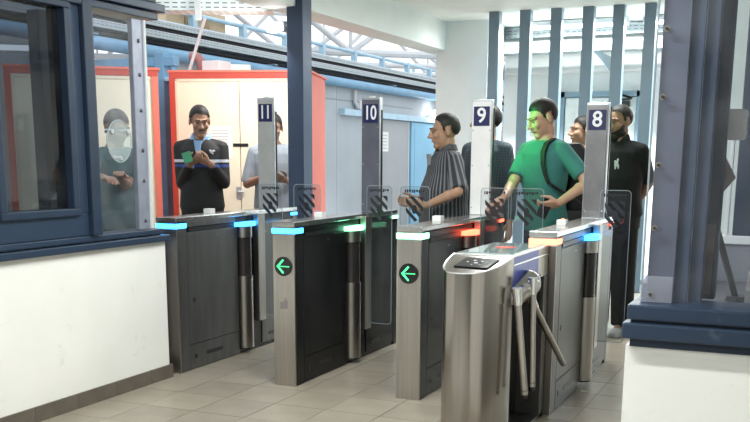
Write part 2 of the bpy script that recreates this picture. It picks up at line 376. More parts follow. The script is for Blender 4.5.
wobj('stem', MB().cap((-3.98, 3.83, .92), .012, (-3.98, 3.86, 1.08), .03).cap((-3.98, 3.86, 1.08), .012, (-3.98, 3.82, 1.14), .012), BLACK, hl, smooth=True)
wobj('lamp_head', MB().sph((-3.98, 3.80, 1.20), (.055, .07, .075), 12), mat('lamp_red', (.40, .05, .04), .35), hl, smooth=True)
wobj('lamp_cap', MB().cyl((-3.98, 3.85, 1.20), (-3.98, 3.89, 1.20), .065, .06, 16), BLACK, hl)
rd = root('card_reader', (-4.0, 4.62, .90), 'small card reader with a red light behind the riveted clear screen', 'reader')
wobj('housing', MB().box(-4.08, -3.93, 4.5, 4.66, .90, 1.0, .008), mat('reader_grey', (.05, .05, .055), .5), rd)
wobj('indicator', MB().sph((-3.926, 4.55, 1.04-.06), .009, 6), LED['red'], rd)
wobj('telephone', MB().prism([(4.60, .90), (4.72, .90), (4.71, 1.12), (4.66, 1.16), (4.62, 1.12)], 'x', -4.2, -4.12), mat('phone_grey', (.45, .46, .47), .5), label='pale grey desk device standing behind the riveted clear screen', cat='device')

# ================================================================== RIGHT BOOTH
RY = 2.75
wobj('wall_front_right', MB().box(-.447, 2.0, RY, RY+.14, 0, .866).box(-.447, -.31, RY+.14, 4.2, 0, .866), BOOTHWALL, kind='structure')
rs = root('counter_sill', (0.2, RY, .866), 'worn navy stepped sill on the white right booth wall', 'sill')
wobj('lower_ledge', MB().box(-.455, 2.0, RY-.035, RY+.16, .89, .935, .006), NAVY_WORN, rs)
wobj('upper_ledge', MB().box(-.445, 2.0, RY-.025, RY+.16, .943, .985, .006), NAVY_WORN, rs)
wobj('recess_strip', MB().box(-.435, 2.0, RY-.01, RY+.14, .866, .944), NAVY, rs)
pp = root('booth_post', (-.34, 2.84, .985), 'blue grey steel corner post of the right booth behind the bolted sheet', 'post')
wobj('post_flange', MB().box(-.408, -.335, 2.815, 2.835, .985, 2.6, .002), mat('post_grey', (.17, .18, .225), .42, .3, .1, 8, .02), pp)
wobj('post_web', MB().box(-.345, -.30, 2.835, 2.86, .985, 2.6, .003), ALUBLUE, pp)
wobj('post_web', MB().box(-.30, -.265, 2.86, 2.93, .985, 2.6, .003), ALUBLUE, pp)
wobj('post_frame', MB().box(-.275, -.235, 2.93, 2.99, .985, 2.6, .004), NAVY, pp)
wobj('post_tape', MB().box(-.271, -.245, 2.926, 2.93, 1.0, 1.20), mat('brown_tape', (.20, .14, .12), .6), pp)
sh = root('bolted_sheet', (.2, 2.80, .985), 'clear bolted plastic sheet standing on the right booth sill', 'screen')
wobj('sheet', MB().box(-.418, 1.6, 2.795, 2.803, .985, 2.6), CLEAR, sh)
wobj('sheet_edge', MB().box(-.421, -.417, 2.794, 2.804, .985, 2.6), EDGEG, sh)
wobj('backing_strip', MB().box(-.418, -.335, 2.787, 2.7945, .987, 1.06), glass('strip_acrylic', (.88, .88, .94), .12, .05, .1), sh)
for z in (1.722, 1.546, 1.365, 1.193, 1.008):
    b_ = wobj('bolt', MB().cyl((-.394, 2.793, z), (-.394, 2.795, z), .0085, n=16), mat('bolt_washer', (.36, .33, .30), .4, .9), sh)
    wobj('bolt_head', MB().cyl((-.394, 2.786, z), (-.394, 2.793, z), .0042, n=6), mat('bolt_dark', (.08, .07, .06), .4, .7), b_)
# things inside the right booth
fr = root('rear_window_frame', (0, 3.6, 0), 'navy frame of the rear window inside the right booth', 'window frame')
wobj('rail', MB().box(-.42, 1.6, 3.62, 3.68, 1.09, 1.12, .004), LTGREY, fr)
wobj('mullion', MB().box(on(741, 120, y=3.63).x, .40, 3.63, 3.67, 1.12, 2.6, .004), NAVY, fr)
wobj('mullion', MB().box(on(728, 230, y=3.63).x-.012, on(728, 230, y=3.63).x, 3.63, 3.66, 1.12, 1.5, .003), LTGREY, fr)
wobj('lower_panel', MB().box(-.42, 1.6, 3.63, 3.67, .86, 1.09), mat('booth_grey_panel', (.16, .17, .20), .5), fr)
wobj('side_rail', MB().prism([(2.86, .99), (2.92, .99), (3.62, 1.10), (3.62, 1.14), (2.86, 1.03)], 'x', -.43, -.41), ALUBLUE, fr)
wobj('booth_counter', MB().box(-.30, 1.6, 2.9, 3.62, .93, .96, .004), mat('counter_dark', (.07, .07, .08), .4), label='dark counter top inside the right booth', cat='counter')
ia = root('intercom', (-.225, 3.0, 1.42), 'pale rounded intercom box on the post inside the right booth', 'intercom')
wobj('housing', MB().prism(rrect(-.245, -.185, 1.435, 1.52, .014), 'y', 2.97, 3.02), mat('intercom_beige', (.62, .58, .55), .45), ia)
wobj('grille', MB().box(-.19, -.184, 2.975, 3.015, 1.46, 1.50), mat('intercom_dark', (.2, .18, .18), .5), ia)
wobj('taped_card', MB().prism([(-.243, 1.28), (-.205, 1.33), (-.243, 1.40)], 'y', 2.992, 2.996), mat('brown_card', (.34, .27, .25), .7), label='small brown triangular card taped to the right booth post', cat='card')
gn = root('gooseneck_microphone', (-.19, 3.15, .96), 'black stick microphone leaning on the right booth counter', 'microphone')
wobj('stem', MB().cyl((-.185, 3.12, .96), (-.265, 3.06, 1.22), .0095, n=10), BLACK, gn)
wobj('foot', MB().cyl((-.185, 3.12, .96), (-.185, 3.12, .975), .035, .03, 16), BLACK, gn)
tm = root('terminal_box', (-.14, 3.02, .96), 'small grey terminal box with black cables on the right booth counter', 'terminal')
wobj('housing', MB().prism([(2.98, .96), (3.10, .96), (3.10, 1.055), (2.98, 1.01)], 'x', -.155, -.075), mat('terminal_grey', (.38, .37, .36), .5), tm)
wobj('cable', MB().tube([Vector((-.11, 3.05, 1.0)), Vector((-.08, 3.06, 1.04)), Vector((-.04, 3.05, 1.045)), Vector((0.05, 3.02, 1.02)), Vector((.12, 3.0, .97))], .006), CABLE, tm)
wobj('wall_right_booth_column', MB().box(on(712, 140, y=4.0).x, on(741, 140, y=4.0).x, 4.0, 4.15, 0, 2.6), mat('pale_green_paint', (.62, .70, .66), .6), kind='structure')

# ================================================================== GATES
GW, GL, GY = .147, 1.58, 5.09
def flap(parent, x0, x1, mirrored=False):
    f = obj('glass_flap', MB().prism(rrect(x0, x1, .25, 1.19, .025), 'y', .985, .995), FLAPG, parent)
    pts = [Vector((u, .990, v)) for u, v in rrect(x0, x1, .25, 1.19, .025)]; pts.append(pts[0])
    obj('flap_edge', MB().tube(pts, .0022, 5), EDGEG, f)
    cx = (x0+x1)/2
    shield = [(cx-.062, 1.125), (cx+.062, 1.125), (cx+.062, 1.03), (cx+.03, .975), (cx, .955), (cx-.03, .975), (cx-.062, 1.03)]
    m = MB()
    for k in range(-3, 4):
        s = k*.062
        pg = clip(clip(shield, 1, 1, cx+1.04+s+.0155), -1, -1, -(cx+1.04+s-.0155))
        if len(pg) > 2: m.prism(pg, 'y', .983, .9848)
    m.prism([(cx+.018*math.cos(t*PI/6), 1.04+.03*math.sin(t*PI/6)) for t in range(12)], 'y', .9815, .983)
    obj('shield_mark', m, DECAL, f)
    m = MB(); rnd = random.Random(3); u = cx-.07
    while u < cx+.068:
        ww = rnd.choice((.008, .012, .014))
        if rnd.random() > .14: m.box(u, u+ww, .983, .9848, 1.150+rnd.choice((0, 0, .006)), 1.170)
        u += ww+.005
    obj('mark_row', m, DECAL, f)
    return f
def gate(num, xr, label, front, ring, endc, arrow, side_m, pyl_m, letters=False, sticker=False, backflap=True):
    g = root('flap_gate', (xr, GY, 0), label, 'gate', 'numbered flap gates in a row')
    w_ = GW
    obj('body', MB().box(-w_+.006, -.006, .012, GL-.004, 0, .966), STEEL_SIDE, g)
    obj('front_panel', MB().box(-w_, 0, 0, .014, 0, .928, .003), STEEL, g)
    obj('front_header', MB().box(-w_, 0, 0, .014, .962, .975), STEEL, g)
    obj('corner_panel', MB().box(-.007, 0, .014, .11, 0, .928).box(-w_, -w_+.007, .014, .11, 0, .928), side_m, g)
    obj('top_cap', MB().box(-w_-.003, .003, -.003, GL, .972, 1.0, .003), STEEL_TOP, g)
    obj('light_strip', MB().box(-w_-.004, .004, -.006, .004, .930, .961, .002).box(-.004, .005, .004, .108, .930, .961, .002).box(-w_-.005, -w_+.004, .004, .108, .930, .961, .002), LED[front], g)
    for sx in (0, -w_):
        a, b = (sx-.007, sx+.001) if sx == 0 else (sx-.001, sx+.007)
        obj('side_panel', MB().box(a, b, .114, .715, .17, .900, .002), side_m, g)
        obj('kick_panel', MB().box(a, b, .114, .715, .005, .165, .002), side_m, g)
        obj('rear_panel', MB().box(a, b, 1.035, 1.515, .03, .915, .002), side_m, g)
        obj('top_rail', MB().box(a, b, .114, .69, .935, .968, .002), side_m, g)
        obj('rail_slot', MB().box(a+.003, b-.0005, .14, .68, .905, .930), BLACK, g)
        obj('end_post', MB().box(a, b, 1.52, GL, 0, .968), side_m, g)
    obj('vent_slot', MB().prism(rrect(.30, .50, .075, .10, .012), 'x', -.001, .0025), BLACK, g)
    obj('vent_slot', MB().prism(rrect(1.12, 1.30, .075, .10, .012), 'x', -.001, .0025), BLACK, g)
    for zz in (.085, .46): obj('lock', MB().cyl((-.001, .175, zz), (.003, .175, zz), .016, n=14), BLACK, g)
    for yy, zz in ((.45, .865), (1.10, .845)): obj('screw', MB().cyl((-.001, yy, zz), (.004, yy, zz), .008, n=10), STEEL_TOP, g)
    # sensor barrel on the lane side
    yb = .80
    obj('barrel_window', MB().cyl((0, yb, .03), (0, yb, .90), .054, n=28), WINDOW_DARK, g, smooth=True)
    obj('barrel_shell', MB().cyl((0, yb, .04), (0, yb, .555), .060, n=28), STEEL, g, smooth=True)
    obj('barrel_collar', MB().cyl((0, yb, .825), (0, yb, .903), .060, n=28), STEEL, g, smooth=True)
    ell = [(.072*math.cos(t*PI/14), yb+.115*math.sin(t*PI/14)) for t in range(-7, 8)] + [(-.01, yb+.115), (-.01, yb-.115)]
    obj('barrel_light', MB().prism(ell, 'z', .904, .930), LED[ring], g)
    obj('upright_bar', MB().box(-.002, .042, .93, 1.025, .21, .985, .004), STEEL, g)
    obj('upright_bar', MB().box(-w_-.042, -w_+.002, .93, 1.025, .21, .965, .004), STEEL, g)
    flap(g, .022, .208)
    if backflap:
        fb = flap(g, -w_-.395, -w_-.185)
        for zz in (.45, .75): obj('flap_bracket', MB().box(-w_-.22, -w_-.03, .978, 1.002, zz, zz+.06, .004), STEEL, fb)
    obj('rear_light', MB().box(-.004, .006, GL-.09, GL+.004, .940, .962, .002), LED[endc], g)
    # number pylon
    pt = {'11': 1.80, '10': 1.785, '9': 1.758, '8': 1.727}[num]; dz = pt-1.79
    p = obj('number_pylon', MB().box(-w_/2-.072, -w_/2+.070, 1.262, 1.305, 1.0, pt, .003), ALU, g)
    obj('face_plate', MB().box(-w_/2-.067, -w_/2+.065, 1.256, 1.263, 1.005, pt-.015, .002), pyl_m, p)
    obj('number_plate', MB().box(-w_/2-.055, -w_/2+.055, 1.252, 1.257, 1.620+dz, 1.745+dz), SIGNBLUE, p)
    nm = link('number', text_mesh(num, .145), SIGNWHITE, p); nm.location = (-w_/2, 1.251, 1.683+dz); nm.rotation_euler = (PI/2, 0, 0); nm.scale = (.9 if len(num) == 1 else .66, .92, 1)
    for zz in (1.59+dz, 1.33, 1.05):
        for sx in (-1, 1): obj('rivet', MB().sph((-w_/2+sx*.057, 1.256, zz), (.005, .003, .005), 5), STEEL_TOP, p)
    obj('pylon_lamp', MB().box(-w_/2-.02, -w_/2+.02, 1.27, 1.295, pt, pt+.01), mat('lamp_diffuser', (.75, .78, .78), .4), p)
    obj('side_post', MB().box(.004, .012, 1.262, 1.275, 1.0, 1.70), BLACK, p)
    sc = obj('sensor_block', MB().box(-w_+.02, -w_+.075, .50, .56, 1.0, 1.032, .003), mat('sensor_white', (.62, .61, .60), .5), g)
    if num == '8': obj('status_lens', MB().cyl((-w_+.05, .53, 1.032), (-w_+.05, .53, 1.039), .007, n=10), LED['red'], sc)
    if num == '9':
        lp = obj('signal_lamp', MB().cyl((-w_/2, 1.305, 1.67), (-w_/2, 1.345, 1.67), .05, .055, 24), BLACK, g, smooth=True)
        obj('signal_lens', MB().sph((-w_/2, 1.345, 1.67), (.045, .012, .045), 10), mat('lens_green', (.05, .6, .15), .3, 0, 0, emit=(.05, 1, .15), strength=6), lp, smooth=True)
        L = bpy.data.lights.new('green_signal', 'SPOT'); L.energy = 12; L.color = (.05, 1, .16); L.spot_size = math.radians(110); L.spot_blend = .6; L.shadow_soft_size = .03
        o = bpy.data.objects.new('green_signal', L); col.objects.link(o); o.parent = lp; o.location = (-w_/2, 1.362, 1.67); o.rotation_euler = Vector((.30, .22, -.16)).to_track_quat('-Z', 'Y').to_euler()
    if arrow:
        s = obj('arrow_sign', MB().cyl((-w_/2, -.008, .735), (-w_/2, .001, .735), .058, n=40), BLACKGLOSS, g)
        m = MB(); cx = -w_/2
        for k in range(6):
            t = k/5
            for sg in (-1, 1):
                m.cyl((cx-.036+.034*t, -.0105, .735+sg*.036*t), (cx-.036+.034*t, -.008, .735+sg*.036*t), .0062, n=8)
        for k in range(9): m.cyl((cx-.030+.0085*k, -.0100, .735), (cx-.030+.0085*k, -.008, .735), .0034, n=6)
        obj('arrow_lights', m, LEDARROW, s)
    if letters:
        tx = link('lettering', text_mesh('BGI', .052, .0003), mat('faint_lettering', (.42, .38, .37), .4, .8), g); tx.location = (-w_/2, -.0006, .600); tx.rotation_euler = (PI/2, 0, 0)
    if sticker:
        obj('worn_sticker', MB().prism([(-w_/2-.028, .475), (-w_/2+.022, .478), (-w_/2+.024, .520), (-w_/2+.008, .550), (-w_/2+.002, .528), (-w_/2-.03, .515)], 'y', -.001, .0005), mat('sticker_residue', (.20, .18, .17), .7), g)
    return g
PYL = {'8': mat('pylon_face_grey', (.20, .195, .20), .4, .85, .15, 9), '9': mat('pylon_face_lit', (.80, .78, .78), .45, .15, .05, 9),  # pylon faces: bright and dark reflections are put into each gate's colour
       '10': mat('pylon_face_shaded', (.13, .13, .165), .45, .3, .15, 9), '11': mat('pylon_face_pale', (.50, .50, .49), .5, .5, .08, 9)}
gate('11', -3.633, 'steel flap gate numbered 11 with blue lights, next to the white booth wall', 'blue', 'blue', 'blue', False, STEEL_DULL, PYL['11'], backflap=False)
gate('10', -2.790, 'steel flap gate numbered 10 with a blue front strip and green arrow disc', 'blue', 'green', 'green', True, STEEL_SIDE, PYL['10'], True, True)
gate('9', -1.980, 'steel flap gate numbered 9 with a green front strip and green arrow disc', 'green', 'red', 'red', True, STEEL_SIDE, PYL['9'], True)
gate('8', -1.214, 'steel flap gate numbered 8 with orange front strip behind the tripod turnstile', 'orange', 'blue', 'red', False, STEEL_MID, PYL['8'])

# ================================================================== TRIPOD TURNSTILE
tr = root('tripod_turnstile', (-1.41, 4.5, 0), 'rounded stainless tripod turnstile with three drooping arms in the foreground', 'turnstile')
cx, cy, rx, ry = -1.395, 4.40, .146, .33
plan = [(cx-rx*abs(math.cos(t))**.8*(1 if math.cos(t) > 0 else -1), cy-ry*math.sin(t)**.85) for t in [PI*i/36 for i in range(37)]]
ztop = lambda y: .93-.055*(cy-y)/ry
wobj('nose', MB().loft([[(x, y, 0) for x, y in plan], [(x, y, ztop(y)) for x, y in plan]]), NOSE, tr, smooth=True)
rimm = MB().tube([Vector((x, y-.001, ztop(y)+.001)) for x, y in plan], .0045, 6); wobj('nose_rim', rimm, STEEL_TOP, tr, smooth=True)
sl = Matrix.Translation((cx+.015, 4.25, ztop(4.25)+.003)) @ Matrix.Rotation(math.atan(.055/ry), 4, 'X') @ Matrix.Rotation(math.radians(-4), 4, 'Z')
rp_ = wobj('reader_panel', MB().box(-.082, .082, -.078, .078, -.003, .003, .002, rot=sl), BLACKGLOSS, tr)
mk = MB()
for a, b, r_ in ((-.02, .03, .016), (.02, .02, .012), (0, -.01, .018), (-.045, 0, .010), (.05, -.005, .009), (-.01, -.04, .008), (.028, -.035, .008)):
    mk.cyl(sl @ Vector((a, b, .0028)), sl @ Vector((a, b, .0042)), r_*.6, n=9)
wobj('reader_symbol', mk, mat('symbol_grey', (.30, .31, .33), .5), rp_)
wobj('housing', MB().box(-1.545, -1.252, 4.40, 5.07, .775, .925, .003), STEEL, tr)
wobj('blue_side_reflection', MB().box(-1.2515, -1.2495, 4.402, 4.86, .778, .923), mat('blue_reflection', (.02, .05, .48), .3, .1, .12, 6), tr)  # blue reflection on the steel housing, put in as a coloured panel
wobj('top_plate', MB().box(-1.547, -1.248, 4.395, 5.072, .925, .934, .002), STEEL_TOP, tr)
gp = wobj('glass_top', MB().box(-1.53, -1.27, 4.46, 5.04, .934, .9365), mat('tinted_top_glass', (.30, .40, .39), .05, .3, .1, 6), tr)
wobj('red_lens', MB().cyl((-1.40, 4.78, .9365), (-1.40, 4.78, .9385), .055, n=24), mat('red_lens', (.55, .08, .06), .25), gp)
wobj('side_strip', MB().box(-1.2515, -1.2465, 4.40, 5.07, .885, .892), STEEL_TOP, tr)
wobj('left_wall', MB().box(-1.545, -1.51, 4.40, 5.07, 0, .775), STEEL_DULL, tr)
wobj('inner_panel', MB().box(-1.40, -1.38, 4.40, 5.0, .02, .775), STEEL_SIDE, tr)
wobj('rear_post', MB().box(-1.51, -1.250, 4.995, 5.07, 0, .775, .003), STEEL_DULL, tr)
wobj('base_plate', MB().box(-1.545, -1.25, 4.40, 5.07, 0, .025), STEEL_DULL, tr)
for yy in (4.83, 4.87, 4.91): wobj('screw', MB().cyl((-1.252, yy, .79), (-1.246, yy, .79), .006, n=8), STEEL_TOP, tr)
hub = wobj('hub', MB().cap((-1.27, 4.40, .735), .040, (-1.235, 4.62, .785), .062, 20), mat('cast_hub', (.36, .36, .36), .25, 1, .1, 20), tr, smooth=True)
wobj('hub_cap', MB().cap((-1.225, 4.42, .735), .032, (-1.20, 4.58, .775), .038, 16), STEEL, hub, smooth=True)
for a, b in (((-1.205, 4.33, .745), (-1.165, 4.37, .285)), ((-1.18, 4.50, .775), (-1.165, 4.50, .295)), ((-1.19, 4.56, .69), (-1.17, 5.16, .285))):
    arm = wobj('arm', MB().cyl(a, b, .0165, n=18), STEEL, tr, smooth=True)
    v = (Vector(b)-Vector(a)).normalized(); wobj('end_cap', MB().cap(Vector(b)-v*.022, .0168, Vector(b)+v*.008, .0150, 14), BLACK, arm, smooth=True)
    wobj('arm_socket', MB().cyl(Vector(a)-v*.05, Vector(a)+v*.03, .024, .020, 16), STEEL_TOP, arm, smooth=True)

sp_ = on(584, 391.5, z=0)
wobj('paper_scrap', MB().prism([(sp_.x-.02, sp_.y-.01), (sp_.x+.022, sp_.y-.006), (sp_.x+.018, sp_.y+.014), (sp_.x-.016, sp_.y+.01)], 'z', .001, .003), PAPER, label='tiny white paper scrap on the floor beside gate 8', cat='paper')

# ================================================================== COLUMN, BAR FENCE, FAR WALL GEAR
cl = root('steel_column', (-4.01, 7.44, 0), 'dark blue square steel column rising behind gates 11 and 10', 'column')
wobj('shaft', MB().box(-4.085, -3.935, 7.36, 7.52, 0, 2.9, .006), COLBLUE, cl)
wobj('base_plate', MB().box(-4.16, -3.86, 7.29, 7.60, 0, .015), COLBLUE, cl)
FY = 10.40
fn = root('bar_fence', (-2.4, FY, 0), 'row of tall blue grey steel bars from floor to ceiling behind gates 9 and 8', 'fence')
for i, px in enumerate((494, 525, 556, 588, 618.5, 650, 681, 712)):
    x = on(px, 20, y=FY).x
    wobj('bar', MB().box(x-.058, x+.058, FY, FY+.11, 0, CEIL_Z, .004), BARBLUE, fn)
wobj('foot_rail', MB().box(-3.6, -.7, FY+.03, FY+.08, .08, .13), BARBLUE, fn)
def tray(name, label, x0, x1, y0, y1, z0, z1, m, along, cables=4):
    t = root(name, ((x0+x1)/2, (y0+y1)/2, z0), label, 'cable tray')
    k = .012
    if along == 'y':
        wobj('side_rail', MB().box(x1-k, x1, y0, y1, z0, z1), m, t, uv=True); wobj('side_rail', MB().box(x0, x0+k, y0, y1, z0, z1), m, t, uv=True)
        wobj('rail_lip', MB().box(x1-.03, x1+.004, y0, y1, z1, z1+.008), ALU, t)
    else:
        wobj('side_rail', MB().box(x0, x1, y0, y0+k, z0, z1), m, t, uv=True); wobj('side_rail', MB().box(x0, x1, y1-k, y1, z0, z1), m, t, uv=True)
        wobj('rail_lip', MB().box(x0, x1, y0-.004, y0+.03, z1, z1+.008), ALU, t)
    wobj('tray_bottom', MB().box(x0, x1, y0, y1, z0-.008, z0), m, t, uv=True)
    for i in range(cables):
        f = (i+.5)/cables
        if along == 'y': wobj('cable', MB().cyl((x0+f*(x1-x0), y0, z0+.022+.006*(i % 3)), (x0+f*(x1-x0), y1, z0+.022+.006*(i % 3)), .020, n=8), CABLE, t, smooth=True)
        else: wobj('cable', MB().cyl((x0, y0+f*(y1-y0), z0+.03+.02*(i % 3)), (x1, y0+f*(y1-y0), z0+.03+.02*(i % 3)), .018, n=8), CABLE, t, smooth=True)
    return t
tray('wall_tray', 'upper perforated cable tray on the far wall behind the bar fence', -3.95, 3.4, 11.70, 12.0, 2.78, 2.88, TRAY, 'x')
tray('wall_tray', 'lower perforated cable tray behind the bar fence, with a small red tag', -3.95, 3.4, 11.58, 11.9, 2.60, 2.70, TRAY, 'x')
tg = on(486, 37, y=11.57); wobj('cable_tag', MB().prism([(tg.x+.03*math.cos(t*PI/6), tg.z+.02*math.sin(t*PI/6)) for t in range(12)], 'y', 11.565, 11.572), mat('tag_red', (.6, .05, .08), .5), label='small red oval tag fixed on the lower wall tray', cat='tag')
for px in (478, 600):
    a = on(px, 48, y=11.9); wobj('tray_bracket', MB().prism([(12.99, 2.60), (11.6, 2.60), (12.99, 2.40)], 'x', a.x-.02, a.x+.02), BARBLUE, label='triangular steel bracket under the wall trays, %s' % ('next to the white pillar' if px == 478 else 'above the glazed door'), cat='bracket')
wobj('wall_pipe', MB().cyl((-3.85, 12.93, 2.50), (3.4, 12.93, 2.50), .05, n=14), LTGREY, label='pale horizontal pipe along the far wall under the cable trays', cat='pipe', smooth=True)
def batten(x0, x1, y, z, label, power):
    t = root('tube_light', ((x0+x1)/2, y, z), label, 'light', 'ceiling tube lights')
    wobj('batten', MB().box(x0, x1, y-.05, y+.05, z, z+.045, .004), LTGREY, t)
    for s in (-1, 1):
        wobj('tube', MB().cyl((x0+.03, y+s*.028, z-.016), (x1-.03, y+s*.028, z-.016), .014, n=10), TUBE, t, smooth=True)
        for xx in (x0+.02, x1-.02): wobj('lamp_holder', MB().box(xx-.012, xx+.012, y+s*.028-.016, y+s*.028+.016, z-.034, z), LTGREY, t)
    L = bpy.data.lights.new('tube_glow', 'AREA'); L.shape = 'RECTANGLE'; L.size = x1-x0; L.size_y = .10; L.energy = power; L.color = (.95, 1.0, .98)
    o = bpy.data.objects.new('tube_glow', L); col.objects.link(o); o.parent = t; o.location = (0, 0, -.04)
for k, (x0, lb) in enumerate(((-3.2, 'tube light behind the bar fence, nearest to the white pillar'), (-1.85, 'tube light behind the bar fence over the glazed door'), (-.5, 'tube light behind the bar fence farthest from the pillar'))):
    batten(x0, x0+1.2, 11.30, 2.84, lb, 90)
batten(-2.3, -1.0, 1.9, 2.84, 'ceiling tube light over the entry before the turnstiles', 55)
batten(-2.6, -1.3, 4.3, 2.84, 'ceiling tube light above the tripod turnstile', 40)
batten(-2.6, -1.3, 7.8, 2.84, 'ceiling tube light above the queue behind the gates', 40)
batten(-3.4, -2.1, -.6, 2.84, 'ceiling tube light behind the viewer', 60)
fp = on(279, 30, y=7.42)
fd = root('flood_lamp', (fp.x, 7.42, fp.z), 'glowing white flood lamp fixed to the left of the blue column', 'lamp')
wobj('housing', MB().box(fp.x-.11, fp.x+.06, 7.40, 7.46, fp.z-.015, fp.z+.07, .008), LTGREY, fd)
wobj('lens', MB().sph((fp.x-.025, 7.39, fp.z+.01), (.075, .03, .035), 10), mat('flood_glow', (.9, .9, .9), .5, 0, 0, emit=(1, 1, 1), strength=9), fd, smooth=True)
wobj('arm', MB().box(fp.x+.06, -4.085, 7.42, 7.45, fp.z+.02, fp.z+.05), LTGREY, fd)
L = bpy.data.lights.new('flood_light', 'AREA'); L.shape = 'DISK'; L.size = .15; L.energy = 20; L.color = (1, .97, .92)
o = bpy.data.objects.new('flood_light', L); col.objects.link(o); o.parent = fd; o.location = (-.03, -.08, -.02); o.rotation_euler = Vector((-.55, .30, -.55)).to_track_quat('-Z', 'Y').to_euler()

# ================================================================== CABINS
def cabin(name, label, corner, ang, front, side, h, side_m, notice=None, handle=None, trimw=.055):
    """corner = near right front corner; front runs to local -x, side runs to local +y"""
    k = root(name, (corner[0], corner[1], 0), label, 'cabin', None, ang)
    obj('shell', MB().box(-front+.02, -.01, .03, side, 0, h-.02), side_m, k)
    obj('side_wall', MB().box(-.012, .0, .0, side, 0, h), side_m, k)
    obj('front_panel', MB().box(-front+trimw, -front/2-.004, .004, .03, .05, h-trimw), CREAM, k)
    obj('front_panel', MB().box(-front/2+.004, -trimw, .004, .03, .05, h-trimw), CREAM, k)
    obj('corner_post', MB().box(-front, -front+trimw, -.01, .05, 0, h, .004), RED, k)
    obj('corner_post', MB().box(-trimw, .004, -.01, .05, 0, h, .004), SALMON, k)
    obj('top_rail', MB().box(-front, .004, -.012, .05, h-trimw, h, .004), RED, k)
    obj('inner_frame', MB().box(-front+trimw, -front+trimw+.03, -.004, .01, .05, h-trimw, .003).box(-front+trimw, -trimw, -.004, .01, h-trimw-.03, h-trimw, .003), mat('cream_trim', (.72, .66, .52), .5), k)
    obj('roof_edge', MB().box(-front-.01, .02, -.02, side+.02, h, h+.02), SALMON, k)
    if notice:
        n = obj('notice', MB().box(notice[0], notice[0]+notice[2], .0005, .004, notice[1], notice[1]+notice[3]), PAPER, k)
        m = MB(); z = notice[1]+notice[3]-.04
        while z > notice[1]+.03: m.box(notice[0]+.02, notice[0]+notice[2]-.03, -.0006, .0006, z, z+.008); z -= .03
        obj('print_lines', m, mat('print_grey', (.5, .5, .5), .8), n)
    if handle:
        hnd = obj('door_handle', MB().cap((handle[0], -.03, handle[1]), .012, (handle[0]+.05, -.03, handle[1]), .012).cyl((handle[0], .006, handle[1]), (handle[0], -.03, handle[1]), .014), ALU, k, smooth=True)
        obj('handle_plate', MB().box(handle[0]-.025, handle[0]+.025, -.004, .005, handle[1]-.07, handle[1]+.05), ALU, hnd)
        obj('name_slot', MB().box(handle[0]-.05, handle[0]+.10, -.003, .005, handle[1]+.43, handle[1]+.46), BLACK, k)
    return k
cabin('security_cabin', 'cream cabin with red frame and salmon red side, behind the man in black', (-4.44, 8.43), math.radians(18), 1.36, .95, 2.16, SALMON, (-.98, 1.36, .22, .30), (-.70, 1.04))
cabin('security_cabin', 'cream cabin with red frame seen through the riveted clear screen', (-5.46, 7.45), math.radians(38), 1.3, .8, 2.13, SALMON)
# blue stanchion frame between the cabins
bf = root('stanchion_bay', (-6.0, 8.6, 0), 'sky blue steel frame standing between the two cream cabins', 'frame')
for px, Y in ((163, 8.5), (171, 8.75)):
    p = on(px, 100, y=Y); wobj('stanchion', MB().box(p.x-.055, p.x+.055, Y-.05, Y+.05, 0, 2.40, .006), SKYBLUE, bf)
wobj('cross_beam', MB().box(-8.0, on(176, 60, y=8.5).x, 8.46, 8.56, 2.27, 2.36, .006), SKYBLUE, bf)
wobj('cross_beam', MB().box(-8.0, on(176, 60, y=8.5).x, 8.46, 8.56, 2.12, 2.16, .006), PALEBLUE, bf)

# grey and blue wall units at the back left
GX = -7.0
gu = root('grey_partition', (GX, 13.5, 0), 'grey panel partition with a door behind gate 10', 'partition')
yy = [9.2, 11.0, 12.8, 14.2, 15.6]
for a, b in zip(yy, yy[1:]): wobj('panel', MB().box(GX-.06, GX, a+.004, b-.004, 0, 2.56), GREYW, gu)
wobj('panel', MB().box(GX-.06, GX, 15.604, 21, 2.03, 2.56), GREYW, gu)
wobj('panel_rail', MB().box(GX-.02, GX+.012, 9.2, 17.4, 2.26, 2.275), mat('rail_grey', (.30, .33, .36), .5), gu)
wobj('lintel', MB().box(GX, GX+.10, 14.3, 18.6, 2.03, 2.13, .005), PALEBLUE, gu)
gd = wobj('door_leaf', MB().box(GX-.02, GX+.02, 15.65, 17.2, 0, 2.02, .004), mat('grey_door', (.36, .38, .40), .5, 0, .05, 2), gu)
wobj('door_edge', MB().box(GX+.018, GX+.028, 17.17, 17.22, 0, 2.02), LTGREY, gd)
n = on(386, 140, x=GX+.03)
nt_ = wobj('notice', MB().box(GX+.02, GX+.026, n.y-.25, n.y+.12, n.z-.20, n.z+.14), PAPER, gu)
m = MB()
for i in range(5): m.box(GX+.026, GX+.028, n.y-.19, n.y+.06, n.z-.15+.055*i, n.z-.135+.055*i)
wobj('print_lines', m, mat('print_grey', (.5, .5, .5)), nt_)
wobj('blue_cabinet', MB().box(GX-.2, GX+.06, 17.25, 20.5, 0, 2.02, .01).box(GX+.055, GX+.065, 17.4, 20.4, .1, 1.9), mat('sky_blue_panel', (.22, .47, .66), .5, 0, .05, 2), label='plain sky blue panel cabinet next to the grey door', cat='cabinet')
bulk = root('bulkhead_lamp', (GX+.2, 18.2, 2.16), 'glowing white bulkhead lamp over the sky blue panel', 'lamp')
wobj('globe', MB().sph((GX+.2, 18.2, 2.20), (.10, .20, .08), 12), mat('globe_glow', (.9, .9, .9), .5, 0, 0, emit=(1, 1, .97), strength=6), bulk, smooth=True)
wobj('mount', MB().box(GX+.02, GX+.2, 18.1, 18.3, 2.14, 2.17), LTGREY, bulk)
bp_ = on(355, 97, x=GX+.05)
